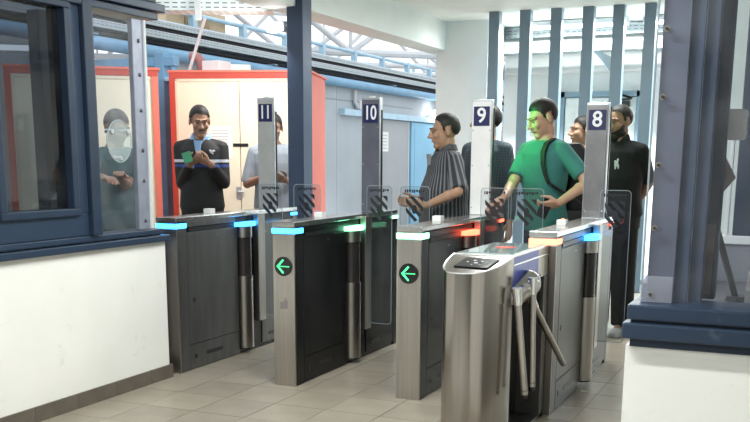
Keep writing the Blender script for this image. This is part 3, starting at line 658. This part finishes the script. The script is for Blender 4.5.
kb = root('wall_tap', (GX, bp_.y, bp_.z-.1), 'small bent grey conduit on the grey partition beside the number 10 sign', 'conduit')
wobj('conduit', MB().tube([Vector((GX+.05, bp_.y, 2.44)), Vector((GX+.05, bp_.y, 2.25)), Vector((GX+.05, bp_.y+.2, 2.12))], .03), LTGREY, kb)
wobj('junction_box', MB().box(GX+.0, GX+.10, bp_.y+.10, bp_.y+.32, 2.14, 2.28, .01), LTGREY, kb)
wobj('wall_hall', MB().box(-8.2, -8.1, 3, 24, 0, 2.45), GREYW, kind='structure')

# long trays and pipe along the hall
hall_trays = [tray('hall_tray', 'upper long perforated cable tray running over the cabins', -7.2, -6.95, 6, 24, 2.825, 2.88, TRAY, 'y', 5)]
hall_trays.append(tray('hall_tray', 'lower long perforated cable tray running over the cabins', -7.15, -6.9, 6, 24, 2.69, 2.75, TRAY, 'y', 5))
for zc, t_ in zip((2.79, 2.645), hall_trays):
    wobj('cable_bundle', MB().cyl((-7.0, 6, zc), (-7.0, 24, zc), .026, n=8).cyl((-7.06, 6, zc), (-7.06, 24, zc), .026, n=8), CABLE, t_, smooth=True)
wobj('hall_pipe', MB().cyl((-6.90, 6, 2.52), (-6.90, 24, 2.52), .07, n=18), SKYBLUE, smooth=True, label='thick sky blue pipe running under the long cable trays', cat='pipe')
for yv, lb in ((8.3, 'steel hanger post under the long trays nearest to the left booth'), (12.0, 'steel hanger post under the long trays behind the blue column'), (16.2, 'steel hanger post under the long trays above the grey door')):
    wobj('tray_post', MB().box(-7.26, -7.21, yv, yv+.08, 0, 2.9).box(-7.2, -6.85, yv, yv+.08, 2.595, 2.612), BARBLUE, label=lb, cat='post')
# brown bent pipe, white roll and slanting stay above the cabin
b0 = on(201, 52, y=8.75)
wobj('vent_pipe', MB().tube([Vector((b0.x, 8.75, 2.18)), Vector((b0.x, 8.75, 2.32)), Vector((b0.x-.04, 8.75, 2.37)), Vector((b0.x-.12, 8.75, 2.385))], .05, 12), mat('brown_pipe', (.34, .16, .15), .5), smooth=True, label='brownish red bent vent pipe above the cream cabin', cat='pipe')
r0 = on(237, 66, y=8.75)
wobj('rolled_sheet', MB().cyl((r0.x-.09, 8.70, 2.235), (r0.x+.09, 8.85, 2.235), .055, n=18), mat('roll_cream', (.78, .76, .68), .6), smooth=True, label='white roll lying on the cream cabin roof', cat='roll')
wobj('grey_crate', MB().box(-5.62, -5.42, 8.4, 8.62, 2.18, 2.30, .01), LTGREY, label='small grey box on the roof of the cream cabin', cat='box')
s0, s1 = on(205, 18, y=8.5), on(188, 69, y=8.5); s1.z = 2.18
wobj('slanted_stay', MB().cyl(s0, s1, .016, n=10), LTGREY, smooth=True, label='thin slanting grey stay hanging over the cream cabin', cat='stay')
# white overhead tray with hanger
ot = root('overhead_tray', (-5.0, 8.2, 2.62), 'white perforated overhead tray crossing above the long trays', 'cable tray')
def dep(px, py, D):
    d = cf + cr*((px-375)/F_PX) - cu*((py-CY_PX)/F_PX); hh = d.dot(Vector((math.sin(YAW), math.cos(YAW), 0))); return Vector((0, 0, CAM_H))+d*(D/hh)
pa, pb = dep(146, 9, 8.6), dep(272, 9, 8.6)
dv = Vector((pb.x-pa.x, pb.y-pa.y, 0)); an = math.atan2(dv.y, dv.x)
ot.location = pa; ot.rotation_euler = (0, 0, an)
obj('side_rail', MB().box(-.5, dv.length, 0, .012, 0, .085), TRAYW, ot, uv=True)
obj('side_rail', MB().box(-.5, dv.length, .25, .262, 0, .085), TRAYW, ot, uv=True)
obj('tray_bottom', MB().box(-.5, dv.length, 0, .262, -.008, 0), TRAYW, ot, uv=True)
obj('hanger', MB().box(dv.length*.39, dv.length*.39+.05, -.02, -.002, -.09, .8), LTGREY, ot); obj('hanger', MB().box(dv.length*.96, dv.length, -.02, -.002, 0, .8), LTGREY, ot)

# ================================================================== HALL BEYOND (gantry, trusses, roof)
gr = root('gantry_rail', (-8.6, 14, 0), 'pale blue gantry railing above the long cable trays', 'railing')
for z in (3.02, 3.22, 3.42): wobj('rail', MB().cyl((-8.6, 8, z), (-8.6, 26, z), .035, n=10), PALEBLUE, gr, smooth=True)
for i in range(13): wobj('rail_post', MB().box(-8.65, -8.55, 8.4+1.4*i, 8.5+1.4*i, 0 if i % 4 == 0 else 2.9, 3.45), PALEBLUE, gr)
wobj('deck', MB().box(-9.4, -8.5, 8, 26, 2.84, 2.92), LTGREY, gr)
for i, (px, py) in enumerate(((163, 17), (183, 20), (206, 24))):
    p = on(px, py, x=-8.9)
    wobj('crate', MB().box(p.x-.25, p.x+.2, p.y-.2, p.y+.25, 2.921, p.z+.14, .01), mat('crate_tan', (.55, .42, .27), .7, 0, .15, 5), label=('tan crate on the gantry deck, leftmost of three', 'tan crate on the gantry deck, middle of three', 'tan crate on the gantry deck by the hanger')[i], cat='crate', group='crates on the gantry')
TRUSS = mat('truss_white', (.62, .63, .65), .5, 0, .06, 3)
ROOF = mat('roof_sheet', (.55, .55, .58), .6, 0, .08, 2)
def truss(label, P0, P1, z0, z1, n, r=.07):
    t = root('roof_truss', (P0[0], P0[1], 0), label, 'truss', 'white roof trusses of the hall')
    P0, P1 = Vector(P0), Vector(P1)
    a = [P0.lerp(P1, i/n) for i in range(n+1)]
    wobj('bottom_chord', MB().cyl((*P0, z0), (*P1, z0), r, n=8), TRUSS, t); wobj('top_chord', MB().cyl((*P0, z1), (*P1, z1), r, n=8), TRUSS, t)
    for i in range(n):
        u, v = ((a[i], z0), (a[i+1], z1)) if i % 2 == 0 else ((a[i], z1), (a[i+1], z0))
        wobj('diagonal', MB().cyl((*u[0], u[1]), (*v[0], v[1]), r*.8, n=8), TRUSS, t)
    for i in range(0, n+1, 2): wobj('strut', MB().cyl((*a[i], z0), (*a[i], z1), r*.5, n=6), TRUSS, t)
    wobj('leg', MB().cyl((*P0, 0), (*P0, z1), r*1.3, n=8), TRUSS, t); wobj('leg', MB().cyl((*P1, 0), (*P1, z1), r*1.3, n=8), TRUSS, t)
truss('nearest white roof truss of the hall beyond the trays', (-20, 13), (-6.8, 24), 3.75, 5.3, 8, .085)
truss('second white roof truss of the hall beyond the trays', (-24, 17), (-7, 31), 4.0, 5.6, 10, .08)
truss('farthest white roof truss of the hall beyond the trays', (-28, 22), (-7.2, 39), 4.3, 6.2, 14, .08)
rf = root('hall_roof', (-16, 22, 5.4), 'pale sheet roof of the hall with open bright ends', 'roof')
rdir = Vector((13.2, 11, 0)).normalized(); rnor = Vector((-rdir.y, rdir.x, 0)); ra = math.atan2(rdir.y, rdir.x)
rf.rotation_euler = (0, 0, ra); rf.location = (-16, 13.5, 5.55)
for i in range(7):
    if i in (2, 5): continue
    obj('roof_sheet', MB().box(-8, 8, -2+2.3*i, -2+2.3*i+2.2, .10+.09*i, .14+.09*i), ROOF, rf)
for i in range(8): obj('purlin', MB().box(-8, 8, -2.1+2.3*i, -1.98+2.3*i, -.04+.09*i, .10+.09*i), TRUSS, rf)
hw = root('hall_window_wall', (-18, 34, 0), 'far bright glazed hall wall with pale blue bars', 'window wall')
hw.rotation_euler = (0, 0, ra)
for i in range(22): obj('glazing_bar', MB().box(-14+1.3*i, -13.88+1.3*i, 0, .1, 2.6, 4.9), PALEBLUE, hw)
obj('sill_wall', MB().box(-14, 14, 0, .3, 0, 2.6), GREYW, hw); obj('head_rail', MB().box(-14, 14, -.05, .15, 4.3, 4.5), PALEBLUE, hw)

# ================================================================== PEOPLE
WORK = bpy.data.scenes.new('work')
def solid(name, mb, voxel, material, parent, smooth_it=3, **k):
    """weld overlapping closed shapes into one continuous skin"""
    me = mb.mesh(name); o = bpy.data.objects.new(name, me); WORK.collection.objects.link(o)
    r = o.modifiers.new('r', 'REMESH'); r.mode = 'VOXEL'; r.voxel_size = voxel
    if smooth_it: s = o.modifiers.new('s', 'SMOOTH'); s.factor = .5; s.iterations = smooth_it
    WORK.view_layers[0].update(); dg = WORK.view_layers[0].depsgraph; m2 = bpy.data.meshes.new_from_object(o.evaluated_get(dg))
    bpy.data.objects.remove(o); bpy.data.meshes.remove(me)
    for p in m2.polygons: p.use_smooth = True
    return link(name, m2, material, parent, **k)
def ring(cx, cy, z, rx, ry, n=24, e=.85):
    out = []
    for i in range(n):
        t = 2*PI*i/n; c, s = math.cos(t), math.sin(t)
        out.append(Vector((cx+rx*math.copysign(abs(c)**e, c), cy+ry*math.copysign(abs(s)**e, s), z)))
    return out
def ik(a, t, l1, l2, pole):
    a, t = Vector(a), Vector(t); d = t-a; L = min(d.length, (l1+l2)*.995); d.normalize(); t = a+d*L
    x = (l1*l1-l2*l2+L*L)/(2*L); h = math.sqrt(max(0, l1*l1-x*x))
    p = Vector(pole); p = p-d*p.dot(d); p.normalize()
    return a+d*x+p*h, t
def hand(mb, wrist, d, n, side, curl=.5, s=1.):
    """palm and five bent fingers; d along the hand, n where the palm faces, side = thumb side"""
    d = Vector(d).normalized(); n = Vector(n); n = (n-d*n.dot(d)).normalized(); t = d.cross(n).normalized()
    if t.dot(Vector(side)) < 0: t = -t
    W = Vector(wrist)
    for i, (off, ln) in enumerate(((.030, .072), (.010, .080), (-.010, .074), (-.029, .058))):
        k0 = W+d*.012*s+t*off*.6*s; k1 = W+d*.088*s+t*off*s
        mb.cap(k0, .015*s, k1, .0115*s, 8)
        p = k1; a = curl*.55; r = .0100*s
        for seg in (.46, .31, .23):
            q = p+(d*math.cos(a)+n*math.sin(a))*ln*seg*s; mb.cap(p, r, q, r*.88, 8); p = q; r *= .88; a += curl*.95
    b0 = W+d*.022*s+t*.020*s; b1 = b0+(d*.55+t*.62+n*.35).normalized()*.045*s; b2 = b1+(d*.85+t*.15+n*.5*curl).normalized()*.034*s; b3 = b2+(d*.9-t*.1+n*.6*curl).normalized()*.026*s
    mb.cap(b0, .0155*s, b1, .0125*s, 8).cap(b1, .0125*s, b2, .0105*s, 8).cap(b2, .0105*s, b3, .009*s, 8)
SKIN = {k: mat('skin_'+k, c, .5, 0, .07, 14) for k, c in (('tan', (.42, .24, .16)), ('brown', (.33, .18, .12)), ('fair', (.50, .29, .20)))}
HAIR = mat('dark_hair', (.012, .010, .009), .6, 0, .3, 40, .3)
EYEW = mat('eye_white', (.30, .27, .24), .7, 0, .02); EYEB = mat('eye_dark', (.015, .01, .008), .2, 0, 0)
LIP = mat('lips', (.30, .15, .115), .5, 0, .05)
def person(label, loc, height, face, shirt, trousers, skin='tan', girth=1., head=(0., 0.), lean=0., long_sleeve=False, arms=None,
           hairline=(.068, -.035), bald=False, beard=None, moustache=False, hair_m=None, shoes=None, hem=.86, hair_h=1., leg=1., group=None, sleeve_end=.62, torso_turn=0.):
    """face = compass angle of the chest (0 looks towards -y, positive turns to +x); head = (yaw, nod); arms = {'L','R'}: world wrist target etc."""
    s = height/1.75
    P = root('person', loc, label, 'person', group, face)
    Wm = Matrix.Translation(loc) @ Matrix.Rotation(face, 4, 'Z'); Wi = Wm.inverted()
    sk = SKIN[skin]; g = girth
    LT = Matrix.Translation((0, 0, .93*s)) @ Matrix.Rotation(lean, 4, 'X') @ Matrix.Translation((0, 0, -.93*s))     # lean about the hips
    T = lambda v: LT @ Vector(v)
    S = lambda *v: Vector(v)*s
    tor = [(.86, 0, .150, .105), (.93, 0, .160*g, .112*g), (1.02, -.008*g, .152*g, .108*g), (1.10, -.012*g, .146*g, .106*g), (1.20, -.008, .156*max(1, g*.96), .110*max(1, g*.95)), (1.31, 0, .164, .116), (1.39, .004, .164, .104), (1.435, .008, .132, .084), (1.47, .012, .082, .066), (1.50, .014, .060, .058)]
    body = MB()
    body.loft([[T(p*s) for p in ring(0, cy, z, rx*.93, ry*.93)] for z, cy, rx, ry in tor])
    sh_ = {}
    for nm, sx in (('L', 1), ('R', -1)):
        sh = T(S(sx*.165*(1+.3*max(0, g-1)-max(0, .96-g)), .005, 1.400)); sh_[nm] = sh
        body.cap(sh, .046*s, T(S(sx*.09, .010, 1.415)), .044*s)
    hips = {nm: S(sx*.085, 0, .90) for nm, sx in (('L', 1), ('R', -1))}
    for nm, sx in (('L', 1), ('R', -1)):
        kn, ank = S(sx*.095, -.01, .49), S(sx*.10, .015, .09)
        body.cap(hips[nm], .080*s, kn, .052*s).cap(kn, .052*s, ank, .036*s).cap(ank, .034*s, S(sx*.105, -.12, .035), .030*s)
    # head
    hc = T(S(0, -.016, 1.610)); HR = Matrix.Rotation(head[0], 4, 'Z') @ Matrix.Rotation(head[1]+lean, 4, 'X')
    HM = Matrix.Translation(hc) @ HR @ Matrix.Scale(s*1.05, 4)
    H = lambda *v: HM @ Vector(v)
    R3 = HR.to_3x3()
    def he(mb, c, r): mb.sph(H(*c), tuple(x*s for x in r), 12, R3)
    body.cap(T(S(0, .016, 1.46)), .056*s, H(0, .022, -.06), .050*s)
    he(body, (0, .018, .028), (.074, .094, .090)); he(body, (0, -.030, -.030), (.060, .064, .080)); he(body, (0, -.060, -.088), (.030, .028, .026))
    he(body, (0, -.012, -.075), (.050, .055, .038))
    for sx in (-1, 1):
        he(body, (sx*.036, -.062, -.018), (.026, .026, .028)); he(body, (sx*.076, .012, -.004), (.009, .020, .032))
        body.cap(H(sx*.012, -.088, .030), .011*s, H(sx*.045, -.070, .028), .011*s, 8)
    body.cap(H(0, -.088, .018), .009*s, H(0, -.110, -.022), .0135*s, 8); body.sph(H(.012, -.098, -.026), .010*s, 6); body.sph(H(-.012, -.098, -.026), .010*s, 6)
    body.cap(H(-.016, -.084, -.052), .009*s, H(.016, -.084, -.052), .009*s, 8)
    # arms
    arms = arms or {}
    shirtm = MB()
    shirtm.loft([[T(p*s) for p in ring(0, cy, z, rx+.016, ry+.016)] for z, cy, rx, ry in ([(hem, 0, .158*g, .116*g)] if hem < .86 else [])+tor[:-1]])
    for nm, sx in (('L', 1), ('R', -1)):
        a = arms.get(nm, {}); sh = sh_[nm]
        tgt = Wi @ Vector(a['at']) if 'at' in a else T(S(sx*.25, -.02, .86))
        pole = a.get('pole', (sx*.5, .7, -.5))
        el, wr = ik(sh, tgt, .285*s, .255*s, pole)
        body.cap(sh, .046*s, el, .039*s).cap(el, .039*s, wr, .027*s)
        mid = el.lerp(wr, .3); body.sph(mid, .040*s, 8)
        fd = (wr-el).normalized()
        d = Vector(a['dir']) if 'dir' in a else fd
        if 'wdir' in a: d = (Wi.to_3x3() @ Vector(a['wdir']))
        n = (Wi.to_3x3() @ Vector(a['palm'])) if 'palm' in a else Vector((-sx, 0, 0))
        th = (Wi.to_3x3() @ Vector(a['thumb'])) if 'thumb' in a else Vector((0, -1, .2))
        hand(body, wr, d, n, th, a.get('curl', .45), s)
        shirtm.cap(T(S(sx*.09, .010, 1.420)), .060*s, sh, .060*s); shirtm.sph(sh, .060*s, 8)
        if long_sleeve:
            shirtm.cap(sh, .060*s, el, .052*s); shirtm.cyl(el, el.lerp(wr, .93), .052*s, .043*s, 16)
        else:
            e2 = sh.lerp(el, sleeve_end+.12); shirtm.cyl(sh, e2, .060*s, .060*s, 18)
    solid('body', body, .0062*s, sk, P, 2)
    solid('shirt', shirtm, .0095*s, shirt, P, 3)
    # trousers and shoes
    tm_ = MB(); tm_.loft([[T(p*s) for p in ring(0, 0, z, rx*g+.012, ry*g+.010)] for z, rx, ry in ((.80, .140, .105), (.88, .152, .110), (.96, .150, .108), (1.0, .146, .106))])
    for nm, sx in (('L', 1), ('R', -1)):
        kn = S(sx*.096, -.008, .49); tm_.cap(hips[nm], .092*s*min(leg, 1.15), kn, .070*s*leg); tm_.cyl(kn, S(sx*.10, .012, .075), .070*s*leg, .062*s*leg, 16); tm_.sph(kn, .070*s*leg, 8)
    solid('trousers', tm_, .010*s, trousers, P, 3)
    for nm, sx in (('L', 1), ('R', -1)):
        m_ = MB(); m_.sph(S(sx*.103, .02, .05), (.042*s, .060*s, .050*s), 10); m_.sph(S(sx*.107, -.095, .035), (.045*s, .105*s, .036*s), 10); m_.box((sx*.105-.042)*s, (sx*.105+.042)*s, -.18*s, .07*s, 0, .022*s)
        solid('shoe', m_, .008*s, shoes or BLACK, P, 3)
    # hair: a cap over the skull that ends along the hairline
    hm = hair_m or HAIR; zf, zb = hairline
    prof = [(-.2, zf), (-.055, zf), (-.034, zf-.022), (-.022, .012), (-.004, -.008), (.002, .034), (.028, .034), (.036, -.012), (.06, zb), (.2, zb-.012)]
    def line(y):
        for (a0, b0), (a1, b1) in zip(prof, prof[1:]):
            if a0 <= y <= a1: return b0+(b1-b0)*(y-a0)/(a1-a0)
        return zf
    bm = MB(); bmesh.ops.create_uvsphere(bm.bm, u_segments=72, v_segments=56, radius=1)
    dead = []
    for v in bm.bm.verts:
        n_ = v.co.copy(); base = Vector((n_.x*.0745, .018+n_.y*.0945, .028+n_.z*.0905)); ex = base.z-line(base.y)
        if bald and abs(base.x) < .05 and base.y < .03: ex = min(ex, .0)+0*ex if base.z > .05 else ex
        if ex < 0: dead.append(v)
        grow = min(1, max(0, ex)/.035); v.co = base+Vector((n_.x*(.0012+.0045*grow), n_.y*(.0012+.006*grow), n_.z*(.0012+.0065*grow*hair_h)))
    bmesh.ops.delete(bm.bm, geom=dead, context='VERTS')
    bmesh.ops.transform(bm.bm, matrix=HM, verts=bm.bm.verts)
    obj('hair', bm, hm, P, smooth=True)
    for sx in (-1, 1):
        e = MB(); e.sph(H(sx*.029, -.0775, .008), tuple(x*s for x in (.0110, .006, .0044)), 8, R3); obj('eye', e, EYEW, P, smooth=True)
        e = MB(); e.sph(H(sx*.029, -.0835, .007), .0052*s, 6); obj('iris', e, EYEB, P, smooth=True)
        e = MB(); e.cap(H(sx*.014, -.0965, .0335), .0034*s, H(sx*.044, -.0800, .0355), .0026*s, 6); obj('eyebrow', e, HAIR, P, smooth=True)
    e = MB(); e.cap(H(-.019, -.0895, -.054), .0048*s, H(.019, -.0895, -.054), .0048*s, 6); obj('lips', e, LIP, P, smooth=True)
    if moustache:
        e = MB(); e.cap(H(-.022, -.092, -.046), .0042*s, H(0, -.098, -.040), .0050*s, 6).cap(H(0, -.098, -.040), .0050*s, H(.022, -.092, -.046), .0042*s, 6); obj('moustache', e, HAIR, P, smooth=True)
    if beard:
        b2 = MB(); he(b2, (0, -.031, -.034), (.0635, .0665, .084)); he(b2, (0, -.060, -.092), (.036, .033, .034*beard)); he(b2, (0, -.012, -.075), (.0535, .058, .042))
        bmesh.ops.bisect_plane(b2.bm, geom=b2.bm.verts[:]+b2.bm.edges[:]+b2.bm.faces[:], plane_co=H(0, -.09, -.058), plane_no=R3 @ Vector((0, -.50, .866)), clear_outer=True)
        bmesh.ops.holes_fill(b2.bm, edges=b2.bm.edges[:]); obj('beard', b2, HAIR, P, smooth=True)
    P['_h'] = 0; del P['_h']
    return P, T, S, H, HR, Wi, s
def collar(P, T, S, m, open_=.05):
    c = MB()
    for sx in (-1, 1):
        pts = [S(sx*.012, -.098, 1.405), S(sx*.075, -.062, 1.440), S(sx*.085, .012, 1.487), S(sx*.062, .012, 1.525), S(sx*.050, -.050, 1.492), S(sx*open_*.3, -.092, 1.43)]
        a = [c.bm.verts.new(T(p)) for p in pts]; nn = Vector((sx*.3, -.9, .3)).normalized()*.006
        b = [c.bm.verts.new(T(p)+nn) for p in pts]
        c.bm.faces.new(a); c.bm.faces.new(b[::-1])
        for i in range(6): c.bm.faces.new((a[i], b[i], b[(i+1) % 6], a[(i+1) % 6]))
    # band round the back of the neck
    for i in range(8):
        t0, t1 = PI*(-.05)+PI*1.1*i/8, PI*(-.05)+PI*1.1*(i+1)/8
        p = lambda t, z, r: T(S(math.cos(t)*r, .012+math.sin(t)*r*.95, z))
        q = [p(t0, 1.475, .083), p(t1, 1.475, .083), p(t1, 1.52, .068), p(t0, 1.52, .068)]
        c.bm.faces.new([c.bm.verts.new(v) for v in q])
    return obj('collar', c, m, P)
DKTROU = mat('black_trousers', (.005, .005, .006), .8, 0, .2, 20)
JEANS = mat('navy_jeans', (.03, .04, .07), .8, 0, .2, 30)

# --- the man in the black jacket in front of the cream cabin
jack = bands('black_jacket', (.004, .004, .005), [(1.285, (.02, .05, .22)), (1.305, (.004, .004, .005)), (1.322, (.50, .53, .58)), (1.350, (.004, .004, .005))])
gp_ = on(200, 120, y=7.05); gx, gy = gp_.x, 7.05
gh = on(190, 164, y=6.83); gh2 = on(211, 164, y=6.86)
hgt = on(200, 104, y=7.05).z
P, T, S, H, HR, Wi, s = person('man in black striped jacket holding a green booklet before the cream cabin', (gx, gy, 0), hgt, math.radians(24), jack, DKTROU, 'brown', 1.06, (math.radians(18), math.radians(16)), 0, True,
    {'R': dict(at=gh, pole=(-.25, .4, -1), palm=(.6, 0, .8), wdir=(.8, -.2, .35), thumb=(0, -.3, 1), curl=.6), 'L': dict(at=gh2, pole=(.25, .4, -1), palm=(-.5, .3, .6), wdir=(-.9, -.25, .35), thumb=(0, -.2, 1), curl=.7)}, moustache=True, hem=.80, hairline=(.075, -.04))
collar(P, T, S, mat('light_blue_shirt', (.25, .42, .68), .7), .05)
obj('shirt_front', MB().prism([(-.030*s, 1.46*s), (.030*s, 1.46*s), (.006*s, 1.30*s), (-.006*s, 1.30*s)], 'y', -.150*s, -.122*s), mat('light_blue_shirt', (.25, .42, .68), .7), P)
e = MB()
for k, (a, b, r) in enumerate(((0, 0, .016), (.018, .008, .012), (-.012, .012, .010), (.008, -.014, .009))): e.sph((.105*s+a, -.112*s, 1.37*s+b), (r, .006, r*.8), 6)
obj('chest_emblem', e, mat('emblem_white', (.6, .62, .66), .7), P)
bk = root('booklet', gh+Vector((.04, -.09, .05)), 'small green booklet in the hands of the man in black', 'booklet')
bk.rotation_euler = (math.radians(62), math.radians(-18), math.radians(30))
obj('cover', MB().box(-.036, .036, -.048, .048, 0, .003).box(-.036, .036, -.048, .048, .010, .013), mat('booklet_green', (.03, .20, .10), .6), bk)
obj('pages', MB().box(-.034, .035, -.046, .046, .003, .010), PAPER, bk)

# --- the person in a pale grey shirt behind the number 11 sign
px_ = on(273, 120, y=7.75)
person('person in a pale grey shirt mostly hidden behind the number 11 sign', (px_.x, 7.75, 0), on(273, 112, y=7.75).z, math.radians(30), mat('pale_grey_shirt', (.25, .28, .32), .8, 0, .08, 12), DKTROU, 'brown', 1.05, (0, .2), 0, False,
    {'R': dict(at=on(261, 178, y=7.5), palm=(.5, .3, .5), curl=.7), 'L': dict(at=on(285, 180, y=7.5), palm=(-.5, .3, .5), curl=.7)}, sleeve_end=.85)

# --- the man in the striped shirt at gate 10
stripe = pattern('striped_shirt', (.026, .026, .032), (.17, .17, .19), 'ANGLE', 46, .30)
p0 = on(446, 140, y=6.62)
P, T, S, H, HR, Wi, s = person('heavy man in a dark striped shirt standing between gates 10 and 9', (p0.x, 6.62, 0), on(441, 112, y=6.62).z, math.radians(-50), stripe, JEANS, 'tan', 1.42, (math.radians(-8), math.radians(8)), 0, False,
    {'L': dict(at=on(426, 206, y=6.30), pole=(1, .25, -.5), palm=(-.2, .9, .2), wdir=(-1, -.1, .05), thumb=(0, 0, 1), curl=.55), 'R': dict(at=on(416, 203, y=6.62), pole=(-.6, .5, -.6), palm=(.2, -.7, .2), wdir=(-.8, -.4, .1), thumb=(0, 0, 1), curl=.6)}, hairline=(.085, -.03), sleeve_end=.86, hem=.84)
collar(P, T, S, mat('shirt_collar', (.07, .07, .08), .8), .08)
obj('undershirt', MB().prism([(-.022*s, 1.45*s), (.022*s, 1.45*s), (.003*s, 1.37*s), (-.003*s, 1.37*s)], 'y', -.142*s, -.118*s), mat('grey_undershirt', (.30, .30, .31), .8), P)

# --- the man in the checked shirt behind the number 9 sign
p0 = on(487, 140, y=7.45)
person('man in a dark checked shirt half hidden behind the number 9 sign', (p0.x, 7.45, 0), on(478, 103, y=7.45).z, math.radians(-20), pattern('checked_shirt', (.020, .032, .045), (.07, .10, .12), 'X', 26, .25, .8, 'Z'), JEANS, 'tan', 1.15, (math.radians(-40), .05), 0, True, {})

# --- the man in the green T-shirt at gate 9
TEE = mat('green_tshirt', (.040, .17, .155), .85, 0, .07, 10, .05)
p0 = on(549, 140, y=6.78)
hl_, hr_ = on(559, 203, y=6.45), on(505, 197, y=6.42)
P, T, S, H, HR, Wi, s = person('man in a green T-shirt with a shoulder strap, reaching towards gate 9', (p0.x, 6.78, 0), on(541, 97, y=6.78).z, math.radians(-30), TEE, JEANS, 'fair', .92, (math.radians(-16), math.radians(17)), math.radians(5), False,
    {'R': dict(at=hr_, pole=(-.5, .6, .1), palm=(.1, .2, -1), wdir=(-.6, -.5, -.35), thumb=(.5, -.6, 0), curl=.35), 'L': dict(at=hl_, pole=(.7, .5, -.5), palm=(-.3, .7, .5), wdir=(-.9, -.35, -.25), thumb=(-.1, -.2, 1), curl=.75)}, hairline=(.070, -.04), sleeve_end=.66)
ph = root('mobile_phone', hl_+Vector((-.085, -.05, -.035)), 'black phone in the hand of the man in the green T-shirt', 'phone')
ph.rotation_euler = (math.radians(60), math.radians(25), math.radians(20))
obj('case', MB().box(-.036, .036, -.074, .074, -.005, .004, .003), BLACK, ph); obj('screen', MB().box(-.033, .033, -.068, .068, .004, .0046), BLACKGLOSS, ph)
# backpack with a strap over his left shoulder
bpk = root('backpack', (p0.x, 6.78, 0), 'black backpack on the back of the man in the green T-shirt', 'backpack', None, math.radians(-30))
def strap(x):
    pts = [(x+.035, -.118, 1.19), (x+.020, -.134, 1.25), (x+.002, -.136, 1.32), (x-.012, -.118, 1.395), (x-.020, -.075, 1.448), (x-.024, 0, 1.474), (x-.02, .08, 1.448), (x, .13, 1.38)]
    m_ = MB(); A = []
    for q in pts:
        c0 = T(S(*q)); A.append([m_.bm.verts.new(c0+Vector((sx*.019, -.008*oy, .008*oz))) for sx, oy, oz in ((-1, 0, 0), (1, 0, 0), (1, 1, 1), (-1, 1, 1))])
    for a, b in zip(A, A[1:]):
        for i in range(4): m_.bm.faces.new((a[i], a[(i+1) % 4], b[(i+1) % 4], b[i]))
    return m_
PACK = mat('pack_black', (.012, .013, .014), .7, 0, .15, 25, .1)
obj('strap', strap(.118), PACK, bpk, smooth=True)
pk = MB(); pk.loft([[T(p*s) for p in ring(.03, .215, z, rx, ry)] for z, rx, ry in ((.98, .11, .07), (1.02, .15, .09), (1.2, .16, .10), (1.36, .145, .085), (1.43, .09, .05))])
obj('bag', pk, PACK, bpk, smooth=True)
obj('strap_tail', MB().cyl(T(S(.165, -.118, 1.19)), T(S(.20, .13, 1.04)), .010, n=8), PACK, bpk)

# --- the man between the green T-shirt and the number 8 sign, farther back
p0 = on(583, 140, y=8.25)
person('dark haired man farther back, his head seen left of the number 8 sign', (p0.x, 8.25, 0), on(577, 114, y=8.25).z, math.radians(-30), mat('dark_jumper', (.02, .02, .025), .8), JEANS, 'tan', 1., (math.radians(-25), .03), 0, True, {})

# --- the bearded man in the black polo
p0 = on(622, 331, z=0); by = 7.80
P, T, S, H, HR, Wi, s = person('bearded man in a black polo shirt beside the number 8 sign', (on(619, 140, y=by).x, by, 0), on(619, 103, y=by).z, math.radians(-14), mat('black_polo', (.005, .005, .006), .85, 0, .2, 14), DKTROU, 'brown', 1.22, (math.radians(-18), math.radians(10)), 0, False,
    {'L': dict(at=(on(619, 140, y=by).x+.10, by+.20, .98), pole=(1, .5, 0), palm=(0, 1, 0)), 'R': dict(at=(on(619, 140, y=by).x-.06, by+.20, .95), pole=(-1, .5, 0), palm=(0, 1, 0))}, hairline=(.088, -.03), hair_h=.3, leg=1.35, beard=1.15, moustache=True, shoes=mat('grey_shoe', (.40, .41, .40), .6), sleeve_end=.80, hem=.83)
collar(P, T, S, mat('polo_collar', (.016, .016, .018), .8), .05)
e = MB()
for a, b, rx, rz in ((0, 0, .010, .020), (.006, .028, .007, .009), (-.010, -.010, .010, .007), (.012, -.022, .006, .014), (-.012, -.028, .005, .013), (-.016, .012, .005, .012)): e.sph((.055*s+a, -.136*s, 1.305*s+b), (rx*1.25, .004, rz*1.25), 6)
obj('chest_emblem', e, mat('emblem_white', (.6, .62, .66), .7), P)

# --- the seated person inside the left booth
px_ = on(113, 125, x=-4.55)
P, T, S, H, HR, Wi, s = person('person with grey hair and a teal shirt seen through the oval speaking plate', (-4.55, px_.y, 0), on(113, 108, x=-4.55).z, math.radians(70), mat('teal_shirt', (.07, .12, .13), .8, 0, .1, 12), DKTROU, 'brown', 1.1, (0, .35), .05, False,
    {'L': dict(at=on(121, 176, x=-4.30), palm=(0, 0, -1)), 'R': dict(at=on(104, 178, x=-4.25), palm=(0, 0, -1))}, hair_m=mat('grey_hair', (.22, .21, .20), .7, 0, .2, 40, .3))

bpy.data.scenes.remove(WORK)
